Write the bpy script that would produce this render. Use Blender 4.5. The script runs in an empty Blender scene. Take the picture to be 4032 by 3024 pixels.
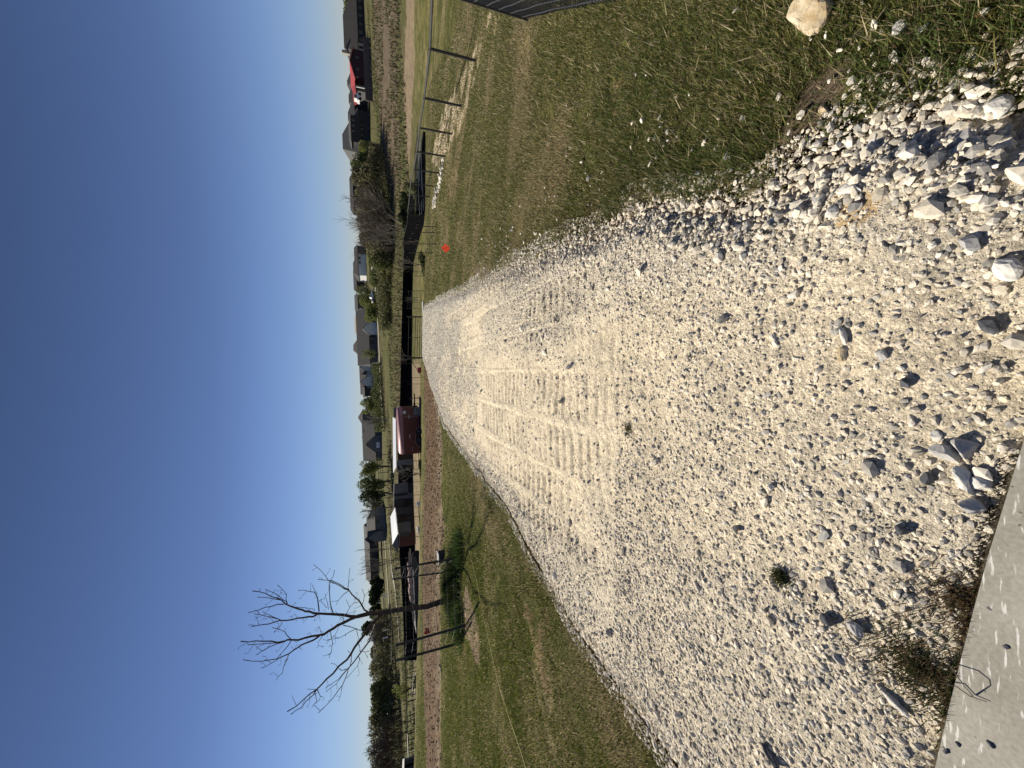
import bpy, math, random
import numpy as np
from mathutils import Vector, Matrix
random.seed(7); rng=np.random.default_rng(11)
C=bpy.context.scene.collection
R=math.radians
# ---------------------------------------------------------------- camera
PITCH,ROLL,FPX,CAMH=R(20.3),R(2.4),1514.0,1.6
sp,cp,sr,cr=math.sin(PITCH),math.cos(PITCH),math.sin(ROLL),math.cos(ROLL)
Fv=np.array([0,cp,-sp]);Uc=np.array([0,sp,cp]);Xv=np.array([1.,0,0]);O=np.array([0,0,CAMH])
up_=sr*Xv+cr*Uc; rt_=cr*Xv-sr*Uc
cam=bpy.data.cameras.new('camera');camo=bpy.data.objects.new('camera',cam);C.objects.link(camo)
cam.sensor_width=36;cam.lens=FPX/4032*36;cam.clip_start=0.05;cam.clip_end=9000
camo.matrix_world=Matrix(((-up_[0],rt_[0],-Fv[0],O[0]),(-up_[1],rt_[1],-Fv[1],O[1]),(-up_[2],rt_[2],-Fv[2],O[2]),(0,0,0,1)))
bpy.context.scene.camera=camo
# ---------------------------------------------------------------- light
SUN_AZ,SUN_EL=R(-43),R(39)      # azimuth from +Y, negative = to the left
w=bpy.data.worlds.new('World');bpy.context.scene.world=w;w.use_nodes=True
nt=w.node_tree;bg=nt.nodes['Background'];sky=nt.nodes.new('ShaderNodeTexSky')
sky.sky_type='NISHITA';sky.sun_disc=False;sky.sun_elevation=SUN_EL;sky.sun_rotation=SUN_AZ
sky.altitude=1200;sky.air_density=1.0;sky.dust_density=0.0;sky.ozone_density=3.0
bg.inputs[1].default_value=0.088
# soft shoulder on the sky so the glow round the sun stays inside the film range, slight blue balance
lum=nt.nodes.new('ShaderNodeVectorMath');lum.operation='DOT_PRODUCT';lum.inputs[1].default_value=(.3,.5,.2);nt.links.new(sky.outputs[0],lum.inputs[0])
ma=nt.nodes.new('ShaderNodeMath');ma.operation='MULTIPLY_ADD';ma.inputs[1].default_value=.13;ma.inputs[2].default_value=.70;nt.links.new(lum.outputs['Value'],ma.inputs[0])
iv=nt.nodes.new('ShaderNodeMath');iv.operation='DIVIDE';iv.inputs[0].default_value=1;nt.links.new(ma.outputs[0],iv.inputs[1])
sc_=nt.nodes.new('ShaderNodeVectorMath');sc_.operation='SCALE';nt.links.new(sky.outputs[0],sc_.inputs[0]);nt.links.new(iv.outputs[0],sc_.inputs['Scale'])
tn=nt.nodes.new('ShaderNodeVectorMath');tn.operation='MULTIPLY';tn.inputs[1].default_value=(.98,.97,1.08);nt.links.new(sc_.outputs[0],tn.inputs[0])
gco=nt.nodes.new('ShaderNodeTexCoord');gs=nt.nodes.new('ShaderNodeSeparateXYZ');nt.links.new(gco.outputs['Generated'],gs.inputs[0])
gr_=nt.nodes.new('ShaderNodeValToRGB');nt.links.new(gs.outputs['Z'],gr_.inputs[0]);el=gr_.color_ramp.elements
el[0].position=0;el[0].color=(1.0,1.04,1.16,1);el[1].position=.9;el[1].color=(.30,.31,.33,1)
for p_,c_ in ((.10,(.94,.95,1.02,1)),(.30,(.60,.60,.66,1)),(.55,(.40,.41,.44,1))):
    e_=el.new(p_);e_.color=c_
gm=nt.nodes.new('ShaderNodeVectorMath');gm.operation='MULTIPLY';nt.links.new(tn.outputs[0],gm.inputs[0]);nt.links.new(gr_.outputs[0],gm.inputs[1])
nt.links.new(gm.outputs[0],bg.inputs[0])
sl=bpy.data.lights.new('sun','SUN');sl.energy=5.0;sl.angle=R(0.53);sl.color=(1,.92,.78)
so=bpy.data.objects.new('sun',sl);C.objects.link(so)
sd=Vector((math.sin(SUN_AZ)*math.cos(SUN_EL),math.cos(SUN_AZ)*math.cos(SUN_EL),math.sin(SUN_EL)))
so.rotation_euler=sd.to_track_quat('Z','Y').to_euler();so.location=(-30,30,40)
vs=bpy.context.scene.view_settings;vs.view_transform='Standard';vs.look='None';vs.gamma=1;vs.use_curve_mapping=False
vs.exposure=0.32
# ---------------------------------------------------------------- terrain
PY=[-50,0,3,6,9.9,14.5,19,23.5,28,33,38,50,60,75,100,150,200,400,5000]
PZ=[0,0,-.03,-.17,-.6,-.9,-1.2,-1.5,-1.95,-2.6,-3.2,-4.0,-4.15,-3.9,-2.9,-.9,-.2,.6,.8]
SY=[-50,0,4,9,14,20,28,38,60,120,5000]
SZ=[-.01,-.02,-.06,-.09,-.085,-.075,-.062,-.05,-.03,0,0]
_yy=np.concatenate([np.linspace(-50,160,2101),np.linspace(161,5000,1200)])
_k=np.ones(21)/21
_p=np.interp(_yy,PY,PZ);_p[:2101]=np.convolve(np.pad(_p[:2101],10,'edge'),_k,'valid')
_s=np.interp(_yy,SY,SZ)
def H(x,y):
    return np.interp(y,_yy,_p)+np.interp(y,_yy,_s)*np.clip(x,-45,30)
def ray(px,py):
    u=1512-py;v=2016-px
    return (u*cr+v*sr)*Xv/FPX+(-u*sr+v*cr)*Uc/FPX+Fv
def AT(px,py,Y):
    d=ray(px,py);return O+d*(Y/d[1])
def G(px,py):
    d=ray(px,py);t=.3
    while t<900:
        p=O+d*t
        if p[2]<H(p[0],p[1]):break
        t*=1.01
    a=t/1.01;b=t
    for _ in range(24):
        m=(a+b)/2;p=O+d*m
        if p[2]<H(p[0],p[1]):b=m
        else:a=m
    return O+d*b
# ---------------------------------------------------------------- noise
def vnoise(x,y,seed=0):
    xi=np.floor(x).astype(np.int64);yi=np.floor(y).astype(np.int64);xf=x-xi;yf=y-yi
    def h(a,b):
        n=(a*374761393+b*668265263+seed*974634777)&0xffffffff
        n=((n^(n>>13))*1274126177)&0xffffffff
        return ((n^(n>>16))&0xffff)/65535.0
    u=xf*xf*(3-2*xf);v=yf*yf*(3-2*yf)
    return (h(xi,yi)*(1-u)+h(xi+1,yi)*u)*(1-v)+(h(xi,yi+1)*(1-u)+h(xi+1,yi+1)*u)*v
def fbm(x,y,o=4,seed=0):
    s=0;a=.5;f=1
    for i in range(o):
        s=s+a*vnoise(x*f,y*f,seed+i);a*=.5;f*=2.03
    return s/(1-.5**o)
def inpoly(x,y,P):
    P=np.asarray(P);c=np.zeros(x.shape,bool);n=len(P);j=n-1
    for i in range(n):
        xi,yi=P[i][0],P[i][1];xj,yj=P[j][0],P[j][1]
        m=((yi>y)!=(yj>y))&(x<(xj-xi)*(y-yi)/((yj-yi) if yj!=yi else 1e-9)+xi)
        c^=m;j=i
    return c
# ---------------------------------------------------------------- materials
def new_mat(name):
    m=bpy.data.materials.new(name);m.use_nodes=True
    return m,m.node_tree,m.node_tree.nodes['Principled BSDF']
def mat(name,c1,c2=None,scale=5,rough=.85,bump=0,metal=0,bscale=None,dist=.01,stretch=None,spec=None):
    m,t,b=new_mat(name)
    b.inputs['Roughness'].default_value=rough;b.inputs['Metallic'].default_value=metal
    if spec is not None:b.inputs['Specular IOR Level'].default_value=spec
    if c2 is None:c2=tuple(x*.8 for x in c1)
    tc=t.nodes.new('ShaderNodeTexCoord');mp=t.nodes.new('ShaderNodeMapping');t.links.new(tc.outputs['Object'],mp.inputs[0])
    if stretch:mp.inputs['Scale'].default_value=stretch
    n=t.nodes.new('ShaderNodeTexNoise');n.inputs['Scale'].default_value=scale;n.inputs['Detail'].default_value=6
    t.links.new(mp.outputs[0],n.inputs['Vector'])
    r=t.nodes.new('ShaderNodeValToRGB');r.color_ramp.elements[0].position=.35;r.color_ramp.elements[1].position=.65
    r.color_ramp.elements[0].color=(*c1,1);r.color_ramp.elements[1].color=(*c2,1)
    t.links.new(n.outputs['Fac'],r.inputs[0]);t.links.new(r.outputs[0],b.inputs['Base Color'])
    if bump:
        n2=t.nodes.new('ShaderNodeTexNoise');n2.inputs['Scale'].default_value=bscale or scale*4;n2.inputs['Detail'].default_value=5
        t.links.new(mp.outputs[0],n2.inputs['Vector'])
        bm=t.nodes.new('ShaderNodeBump');bm.inputs['Strength'].default_value=bump;bm.inputs['Distance'].default_value=dist
        t.links.new(n2.outputs['Fac'],bm.inputs['Height']);t.links.new(bm.outputs[0],b.inputs['Normal'])
    return m
def attr_mat(name,rough=.9,trans=0,noise=0,nscale=60,bump=0,bscale=80,dist=.01,spec=.3):
    m,t,b=new_mat(name);b.inputs['Roughness'].default_value=rough;b.inputs['Specular IOR Level'].default_value=spec
    a=t.nodes.new('ShaderNodeAttribute');a.attribute_name='col'
    src=a.outputs['Color']
    tc=t.nodes.new('ShaderNodeTexCoord')
    if noise:
        n=t.nodes.new('ShaderNodeTexNoise');n.inputs['Scale'].default_value=nscale;n.inputs['Detail'].default_value=5
        t.links.new(tc.outputs['Object'],n.inputs['Vector'])
        mr=t.nodes.new('ShaderNodeMapRange');mr.inputs[1].default_value=.3;mr.inputs[2].default_value=.7;mr.inputs[3].default_value=1-noise;mr.inputs[4].default_value=1+noise
        t.links.new(n.outputs['Fac'],mr.inputs[0])
        mx=t.nodes.new('ShaderNodeVectorMath');mx.operation='SCALE';t.links.new(src,mx.inputs[0]);t.links.new(mr.outputs[0],mx.inputs['Scale']);src=mx.outputs[0]
    t.links.new(src,b.inputs['Base Color'])
    if bump:
        n2=t.nodes.new('ShaderNodeTexNoise');n2.inputs['Scale'].default_value=bscale;n2.inputs['Detail'].default_value=6;n2.inputs['Roughness'].default_value=.7
        t.links.new(tc.outputs['Object'],n2.inputs['Vector'])
        bm=t.nodes.new('ShaderNodeBump');bm.inputs['Strength'].default_value=bump;bm.inputs['Distance'].default_value=dist
        t.links.new(n2.outputs['Fac'],bm.inputs['Height']);t.links.new(bm.outputs[0],b.inputs['Normal'])
    if trans:
        tr=t.nodes.new('ShaderNodeBsdfTranslucent');t.links.new(src,tr.inputs[0])
        mx=t.nodes.new('ShaderNodeMixShader');mx.inputs[0].default_value=trans
        t.links.new(b.outputs[0],mx.inputs[1]);t.links.new(tr.outputs[0],mx.inputs[2])
        t.links.new(mx.outputs[0],t.nodes['Material Output'].inputs[0])
    return m
M={}
M['stone']=attr_mat('limestone',.9,noise=.18,nscale=45,bump=.5,bscale=120,dist=.004)
M['drive']=attr_mat('crushed_limestone',.95,noise=.2,nscale=55,bump=.9,bscale=90,dist=.012)
def chips(m,sc1,sc2,dist):
    t=m.node_tree;b=t.nodes['Principled BSDF'];tc=[n for n in t.nodes if n.type=='TEX_COORD'][0]
    src=b.inputs['Base Color'].links[0].from_socket;bl=b.inputs['Normal'].links[0].from_socket
    for sc,am in ((sc1,.26),(sc2,.20)):
        v=t.nodes.new('ShaderNodeTexVoronoi');v.inputs['Scale'].default_value=sc;v.inputs['Randomness'].default_value=1;t.links.new(tc.outputs['Object'],v.inputs['Vector'])
        sx=t.nodes.new('ShaderNodeSeparateXYZ');t.links.new(v.outputs['Color'],sx.inputs[0])
        mr=t.nodes.new('ShaderNodeMapRange');mr.inputs[3].default_value=1-am;mr.inputs[4].default_value=1+am;t.links.new(sx.outputs[0],mr.inputs[0])
        mx=t.nodes.new('ShaderNodeVectorMath');mx.operation='SCALE';t.links.new(src,mx.inputs[0]);t.links.new(mr.outputs[0],mx.inputs['Scale']);src=mx.outputs[0]
        hh=t.nodes.new('ShaderNodeMath');hh.operation='MULTIPLY_ADD';hh.inputs[1].default_value=.8;t.links.new(sx.outputs[1],hh.inputs[0])
        dn=t.nodes.new('ShaderNodeMath');dn.operation='MULTIPLY';dn.inputs[1].default_value=-1.3;t.links.new(v.outputs['Distance'],dn.inputs[0]);t.links.new(dn.outputs[0],hh.inputs[2])
        bm=t.nodes.new('ShaderNodeBump');bm.inputs['Strength'].default_value=.6;bm.inputs['Distance'].default_value=dist*60/sc
        t.links.new(hh.outputs[0],bm.inputs['Height']);t.links.new(bl,bm.inputs['Normal']);bl=bm.outputs[0]
    t.links.new(src,b.inputs['Base Color']);t.links.new(bl,b.inputs['Normal'])
chips(M['drive'],230,75,.0045)
M['ground']=attr_mat('turf_soil',1,noise=.45,nscale=6,bump=.8,bscale=22,dist=.05,spec=.05)
M['bed']=attr_mat('mulch_soil',1,noise=.4,nscale=9,bump=.9,bscale=25,dist=.04,spec=.1)
M['blade']=attr_mat('grass_blade',.7,trans=.35,spec=.2)
M['leaf']=attr_mat('foliage',.7,trans=.3,spec=.25)
M['bark']=mat('bark',(.085,.055,.042),(.045,.03,.024),12,.9,.6,bscale=40)
M['greybark']=mat('grey_bark',(.2,.17,.14),(.11,.09,.075),8,.9,.4)
M['fartwig']=mat('far_twig',(.22,.185,.15),(.15,.125,.10),3,.9)
M['black']=mat('black_pipe',(.012,.012,.014),(.02,.02,.022),8,.5,.1)
M['greyrail']=mat('weathered_rail',(.045,.045,.048),(.03,.03,.032),6,.7)
M['screen']=mat('black_screen',(.005,.005,.006),(.009,.009,.01),3,1,spec=0)
M['mesh']=mat('galvanised_wire',(.06,.06,.065),(.04,.04,.043),30,.5,metal=.4)
M['darkmesh']=mat('coated_wire',(.02,.022,.03),(.035,.037,.045),30,.45)
M['weld']=mat('weld_clip',(.17,.17,.18),(.12,.12,.12),30,.5)
M['tpost']=mat('tpost_paint',(.014,.016,.015),(.03,.03,.028),20,.6,.1)
M['tposttip']=mat('tpost_tip',(.75,.75,.75),(.65,.65,.65),30,.6)
M['roofgrey']=mat('grey_shingle',(.055,.053,.055),(.038,.037,.038),1.2,.9,.3,bscale=6)
M['roofbrown']=mat('brown_shingle',(.065,.055,.052),(.045,.038,.036),1.2,.9,.3,bscale=6)
M['rooflight']=mat('pale_shingle',(.11,.11,.108),(.08,.08,.078),1.5,.9,.3,bscale=6)
M['rooftan']=mat('tan_roof',(.35,.29,.2),(.28,.23,.16),2,.9)
M['roofred']=mat('red_metal',(.42,.07,.06),(.34,.055,.05),1,.5)
M['roofwhite']=mat('white_metal_roof',(.8,.8,.8),(.66,.67,.68),2,.4,.4,bscale=1,stretch=(8,1,1))
M['brick']=mat('brown_brick',(.14,.10,.085),(.10,.075,.065),3,.9,.3)
M['stonewall']=mat('cream_stone',(.5,.44,.34),(.4,.35,.27),3,.9,.3)
M['greywall']=mat('grey_siding',(.12,.12,.122),(.09,.092,.095),2,.8,.2)
M['bluegrey']=mat('blue_grey_panel',(.135,.135,.145),(.105,.105,.112),2,.6,.1)
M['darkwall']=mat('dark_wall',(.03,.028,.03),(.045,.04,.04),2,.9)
M['whitewall']=mat('white_siding',(.72,.71,.68),(.6,.6,.58),2,.7)
M['redwall_shaded']=mat('red_siding_shaded',(.05,.014,.02),(.035,.012,.018),3,.8,.2)  # barn siding, near black: the gable's shadow is put into the colour
M['trim']=mat('pale_trim',(.7,.7,.68),(.6,.6,.58),4,.7)
M['glass']=mat('window_glass',(.02,.025,.03),(.03,.035,.045),2,.12,spec=.6)
M['rust']=mat('rusty_panel',(.09,.03,.025),(.05,.018,.016),4,.8,.2)
M['trailer']=mat('maroon_paint',(.12,.010,.016),(.085,.008,.013),1.5,.38,.05)
M['trailerroof']=mat('sky_lit_maroon',(.42,.2,.2),(.34,.15,.15),2,.5)  # maroon lightened to pink: sky light on the trailer roof, painted in
M['trimred']=mat('faded_pink_trim',(.35,.15,.15),(.28,.12,.12),2,.5)
M['steel']=mat('galvanised_plate',(.22,.22,.22),(.15,.15,.155),6,.5,metal=.3)
M['tyre']=mat('tyre_rubber',(.02,.02,.02),(.03,.03,.028),10,.9)
M['rim']=mat('steel_rim',(.25,.25,.26),(.18,.18,.18),10,.5,metal=.5)
M['white']=mat('white_plastic',(.8,.8,.78),(.7,.7,.68),3,.5)
def transluce(m,f):
    t=m.node_tree;b=t.nodes['Principled BSDF'];tr=t.nodes.new('ShaderNodeBsdfTranslucent');t.links.new(b.inputs['Base Color'].links[0].from_socket,tr.inputs[0])
    x=t.nodes.new('ShaderNodeMixShader');x.inputs[0].default_value=f;t.links.new(b.outputs[0],x.inputs[1]);t.links.new(tr.outputs[0],x.inputs[2]);t.links.new(x.outputs[0],t.nodes['Material Output'].inputs[0]);return m
M['red']=mat('orange_red_flag',(.95,.12,.05),(.9,.09,.04),4,.6)
transluce(M['red'],.55)
M['redm']=mat('red_machine',(.4,.03,.03),(.3,.025,.025),4,.5)
M['blue']=mat('blue_plastic',(.03,.06,.5),(.025,.05,.4),4,.5)
M['lime']=mat('lime_plastic',(.25,.6,.05),(.2,.5,.04),4,.5)
M['yellow']=mat('yellow_string',(.5,.4,.08),(.42,.34,.07),20,.7)
M['wood']=mat('grey_lumber',(.2,.18,.16),(.14,.125,.11),4,.9,.3,stretch=(1,8,8))
M['pinkblock']=mat('pink_block',(.42,.3,.26),(.3,.22,.19),2,.9,.3)
M['pale_road']=mat('pale_gravel',(.42,.39,.32),(.34,.31,.26),.5,.95)
M['tanrock']=mat('tan_limestone',(.42,.31,.17),(.62,.54,.4),14,.9,.8,bscale=18,dist=.02)
M['whiterock']=mat('white_limestone',(.72,.69,.62),(.55,.53,.49),9,.9,.7,bscale=40,dist=.008)
M['greyrock']=mat('grey_limestone',(.36,.35,.34),(.5,.48,.45),10,.9,.7,bscale=40,dist=.006)
M['darkrock']=mat('dark_chert',(.06,.065,.075),(.11,.11,.12),10,.8,.5,bscale=40)
M['brickred']=mat('terracotta',(.4,.15,.07),(.3,.12,.06),14,.9,.4)
# concrete with scratches
def concrete():
    m,t,b=new_mat('broomed_concrete');b.inputs['Roughness'].default_value=.85
    tc=t.nodes.new('ShaderNodeTexCoord')
    def noise(s,sc=None,rot=0,det=6):
        mp=t.nodes.new('ShaderNodeMapping');t.links.new(tc.outputs['Object'],mp.inputs[0])
        if sc:mp.inputs['Scale'].default_value=sc
        mp.inputs['Rotation'].default_value=(0,0,rot)
        n=t.nodes.new('ShaderNodeTexNoise');n.inputs['Scale'].default_value=s;n.inputs['Detail'].default_value=det
        t.links.new(mp.outputs[0],n.inputs['Vector']);return n.outputs['Fac']
    def ramp(f,a,b_,c0,c1):
        r=t.nodes.new('ShaderNodeValToRGB');e=r.color_ramp.elements;e[0].position=a;e[1].position=b_;e[0].color=c0;e[1].color=c1
        t.links.new(f,r.inputs[0]);return r.outputs[0]
    def mix(f,a,b_,mode='MIX'):
        x=t.nodes.new('ShaderNodeMix');x.data_type='RGBA';x.blend_type=mode
        if isinstance(f,float):x.inputs[0].default_value=f
        else:t.links.new(f,x.inputs[0])
        for i,s in ((6,a),(7,b_)):
            if isinstance(s,tuple):x.inputs[i].default_value=s
            else:t.links.new(s,x.inputs[i])
        return x.outputs[2]
    base=ramp(noise(4),.3,.7,(.25,.235,.195,1),(.36,.34,.29,1))
    fine=ramp(noise(90),.3,.7,(.8,.8,.8,1),(1.1,1.1,1.1,1))
    base=mix(1.0,base,fine,'MULTIPLY')
    scr=ramp(noise(14,(1,7,1),R(62)),.60,.66,(0,0,0,1),(1,1,1,1))
    base=mix(scr,base,(.62,.61,.57,1))
    spot=ramp(noise(30,None,0,2),.70,.72,(0,0,0,1),(1,1,1,1))
    base=mix(spot,base,(.1,.095,.09,1))
    t.links.new(base,b.inputs['Base Color'])
    bm=t.nodes.new('ShaderNodeBump');bm.inputs['Strength'].default_value=.25;bm.inputs['Distance'].default_value=.002
    t.links.new(noise(110),bm.inputs['Height']);t.links.new(bm.outputs[0],b.inputs['Normal'])
    return m
M['concrete']=concrete()
# ---------------------------------------------------------------- object helpers
def link(name,me,parent=None,loc=None):
    o=bpy.data.objects.new(name,me);C.objects.link(o)
    if parent:o.parent=parent
    if loc is not None:o.location=loc
    return o
def tag(o,label=None,cat=None,group=None,kind=None):
    if label:o['label']=label
    if cat:o['category']=cat
    if group:o['group']=group
    if kind:o['kind']=kind
    return o
def empty(name,loc,label,cat,group=None,rz=0):
    o=bpy.data.objects.new(name,None);C.objects.link(o);o.location=loc;o.rotation_euler=(0,0,rz);o.empty_display_size=.2
    return tag(o,label,cat,group)
class MB:
    def __init__(s):s.v=[];s.f=[]
    def poly(s,pts,faces):
        n=len(s.v);s.v+= [tuple(p) for p in pts];s.f+=[tuple(i+n for i in f) for f in faces];return s
    def box(s,a,b):
        x0,y0,z0=a;x1,y1,z1=b
        return s.poly([(x0,y0,z0),(x1,y0,z0),(x1,y1,z0),(x0,y1,z0),(x0,y0,z1),(x1,y0,z1),(x1,y1,z1),(x0,y1,z1)],
            [(0,3,2,1),(4,5,6,7),(0,1,5,4),(1,2,6,5),(2,3,7,6),(3,0,4,7)])
    def tube(s,pts,rad,n=6,cap=True):
        pts=[Vector(p) for p in pts]
        if not hasattr(rad,'__len__'):rad=[rad]*len(pts)
        b=len(s.v);ref=None
        for i,p in enumerate(pts):
            d=(pts[min(i+1,len(pts)-1)]-pts[max(i-1,0)])
            if d.length<1e-9:d=Vector((0,0,1))
            d.normalize()
            if ref is None:ref=d.orthogonal().normalized()
            ref=(ref-d*ref.dot(d));ref=ref.normalized() if ref.length>1e-6 else d.orthogonal().normalized()
            q=d.cross(ref)
            for k in range(n):
                a=2*math.pi*k/n;s.v.append(tuple(p+(ref*math.cos(a)+q*math.sin(a))*rad[i]))
        for i in range(len(pts)-1):
            for k in range(n):
                k2=(k+1)%n;s.f.append((b+i*n+k,b+i*n+k2,b+(i+1)*n+k2,b+(i+1)*n+k))
        if cap:
            s.f.append(tuple(b+k for k in range(n))[::-1]);s.f.append(tuple(b+(len(pts)-1)*n+k for k in range(n)))
        return s
    def lathe(s,c,axis,prof,n=16):
        c=Vector(c);ax=Vector(axis).normalized();r=ax.orthogonal().normalized();q=ax.cross(r);b=len(s.v)
        for (rad,h) in prof:
            for k in range(n):
                a=2*math.pi*k/n;s.v.append(tuple(c+ax*h+(r*math.cos(a)+q*math.sin(a))*rad))
        for i in range(len(prof)-1):
            for k in range(n):
                k2=(k+1)%n;s.f.append((b+i*n+k,b+i*n+k2,b+(i+1)*n+k2,b+(i+1)*n+k))
        s.f.append(tuple(b+k for k in range(n))[::-1]);s.f.append(tuple(b+(len(prof)-1)*n+k for k in range(n)))
        return s
    def build(s,name,m,parent=None,smooth=False,local=None):
        me=bpy.data.meshes.new(name)
        v=s.v
        if local is not None:v=[(a-local[0],b-local[1],c-local[2]) for a,b,c in v]
        me.from_pydata(v,[],s.f);me.materials.append(m)
        if smooth:me.polygons.foreach_set('use_smooth',[True]*len(me.polygons))
        me.update();return link(name,me,parent)
def npmesh(name,V,Fc,col=None,m=None,parent=None,smooth=False):
    V=np.ascontiguousarray(V,dtype=np.float32);Fc=np.ascontiguousarray(Fc,dtype=np.int32);k=Fc.shape[1]
    me=bpy.data.meshes.new(name);me.vertices.add(len(V));me.vertices.foreach_set('co',V.ravel())
    me.loops.add(Fc.size);me.loops.foreach_set('vertex_index',Fc.ravel())
    me.polygons.add(len(Fc));me.polygons.foreach_set('loop_start',np.arange(0,Fc.size,k,dtype=np.int32))
    me.polygons.foreach_set('use_smooth',np.full(len(Fc),smooth))
    me.update(calc_edges=True)
    if col is not None:
        a=me.attributes.new('col','FLOAT_COLOR','POINT')
        c=np.ones((len(V),4),np.float32);c[:,:3]=col;a.data.foreach_set('color',c.ravel())
    if m:me.materials.append(m)
    return link(name,me,parent)
def grid_faces(nr,nc):
    i=np.arange(nr-1)[:,None]*nc+np.arange(nc-1)[None,:]
    i=i.ravel();return np.stack([i,i+1,i+nc+1,i+nc],1)
# ---------------------------------------------------------------- drive outline (world)
LE=np.array([(-2.6,-1.5),(-2.3,.5),(-2.22,1.2),(-2.16,2.1),(-2.02,3.16),(-1.62,4.69),(-1.47,6.1),(-1.44,9.9),(-1.25,12.8),(-.18,18.4),(1.0,22.4),(2.0,27.4),(2.75,33),(3.0,37)])
RE=np.array([(.75,-1.5)]+[tuple(G(*q)[:2]) for q in ((4032,395),(3828,430),(3573,470),(3427,530),(3245,650),(3100,735),(2990,784),(2735,805),(2500,850),(2279,948))]+[(1.57,4.9),(1.92,6.7),(2.78,11.2),(3.4,14.5),(4.39,20.3),(5.07,24.2),(5.9,29),(6.5,33),(7.0,37)])
def edgeL(y):return np.interp(y,LE[:,1],LE[:,0])+.10*(fbm(np.asarray(y)*2.2,np.asarray(y)*0+3,3,5)-.5)
def edgeR(y):return np.interp(y,RE[:,1],RE[:,0])+.16*(fbm(np.asarray(y)*2.0,np.asarray(y)*0+9,3,8)-.5)
def slab_line(x): return np.interp(x,[-6,-1.22,-.9,-.55,-.2,.3,3],[1.5,.655,.60,.535,.46,.36,-.15])
# bed polygon
bed_near=[G(*q)[:2] for q in [(1700,1425),(1724,1500),(1735,1650),(1745,1750),(1742,1850),(1740,1950),(1757,2080),(1740,2200),(1735,2300),(1738,2600),(1738,3024)]]
bed_far=[G(*q)[:2] for q in [(1672,1425),(1671,1500),(1671,1650),(1676,1750),(1676,1850),(1667,1950),(1665,2080),(1665,2200),(1663,2300),(1667,2600),(1680,3024)]]
bed_near.append(bed_near[-1]+(bed_near[-1]-bed_near[-2])*1.5);bed_far.append(bed_far[-1]+(bed_far[-1]-bed_far[-2])*1.5)
bed_poly=bed_near+bed_far[::-1]
GP=lambda L:[G(*q)[:2] for q in L]
sand=[GP([(1700,640),(1712,560),(1735,470),(1765,395),(1795,340),(1822,290),(1860,225),(1893,100),(1925,50),(1955,45),(1915,120),(1890,230),(1868,330),(1840,430),(1812,520),(1790,560),(1760,600),(1720,660)]),
      GP([(1938,60),(1990,60),(1965,120),(1942,150)]),]
clay=[GP([(1778,655),(1805,668),(1800,760),(1778,815),(1770,760)]),GP([(1985,190),(2010,200),(2015,260),(1985,290)]),
      GP([(2400,250),(2470,260),(2475,330),(2440,480),(2385,485),(2400,380)]),GP([(2440,120),(2475,150),(2470,220),(2450,200)]),
      GP([(2300,620),(2345,630),(2330,665),(2300,660)]),
      GP([(2060,2330),(2130,2400),(2160,2600),(2240,2850),(2200,3024),(2150,2900),(2085,2600),(2060,2450)]),GP([(1960,2600),(1980,2680),(1990,2790),(1965,2700)])]
bare=[GP([(3050,560),(3180,330),(3330,260),(3400,420),(3350,600),(3200,700),(3060,720),(2950,690)]),GP([(2650,880),(2800,770),(2950,690),(3000,720),(2800,850)]),GP([(2340,880),(2400,860),(2390,930),(2330,960)]),GP([(1850,1100),(1880,1040),(1900,1060),(1860,1130)])]
mulch_ring=GP([(1830,2330),(1850,2250),(1840,2300),(1870,2420),(1888,2480),(1890,2560),(1888,2640),(1850,2540),(1815,2510),(1800,2450)])
dirtband=GP([(1600,-60),(1595,150),(1590,300),(1592,440),(1600,640),(1612,640),(1620,480),(1630,350),(1632,200),(1630,100),(1632,-60)])
brownfield=GP([(1560,-60),(1562,300),(1568,600),(1566,760),(1540,790),(1506,640),(1490,400),(1474,180),(1470,-60)])
pasture_tan=GP([(1656,1425),(1612,1430),(1606,1800),(1612,2150),(1622,2200),(1650,2330),(1655,2200),(1652,1900)])
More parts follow.
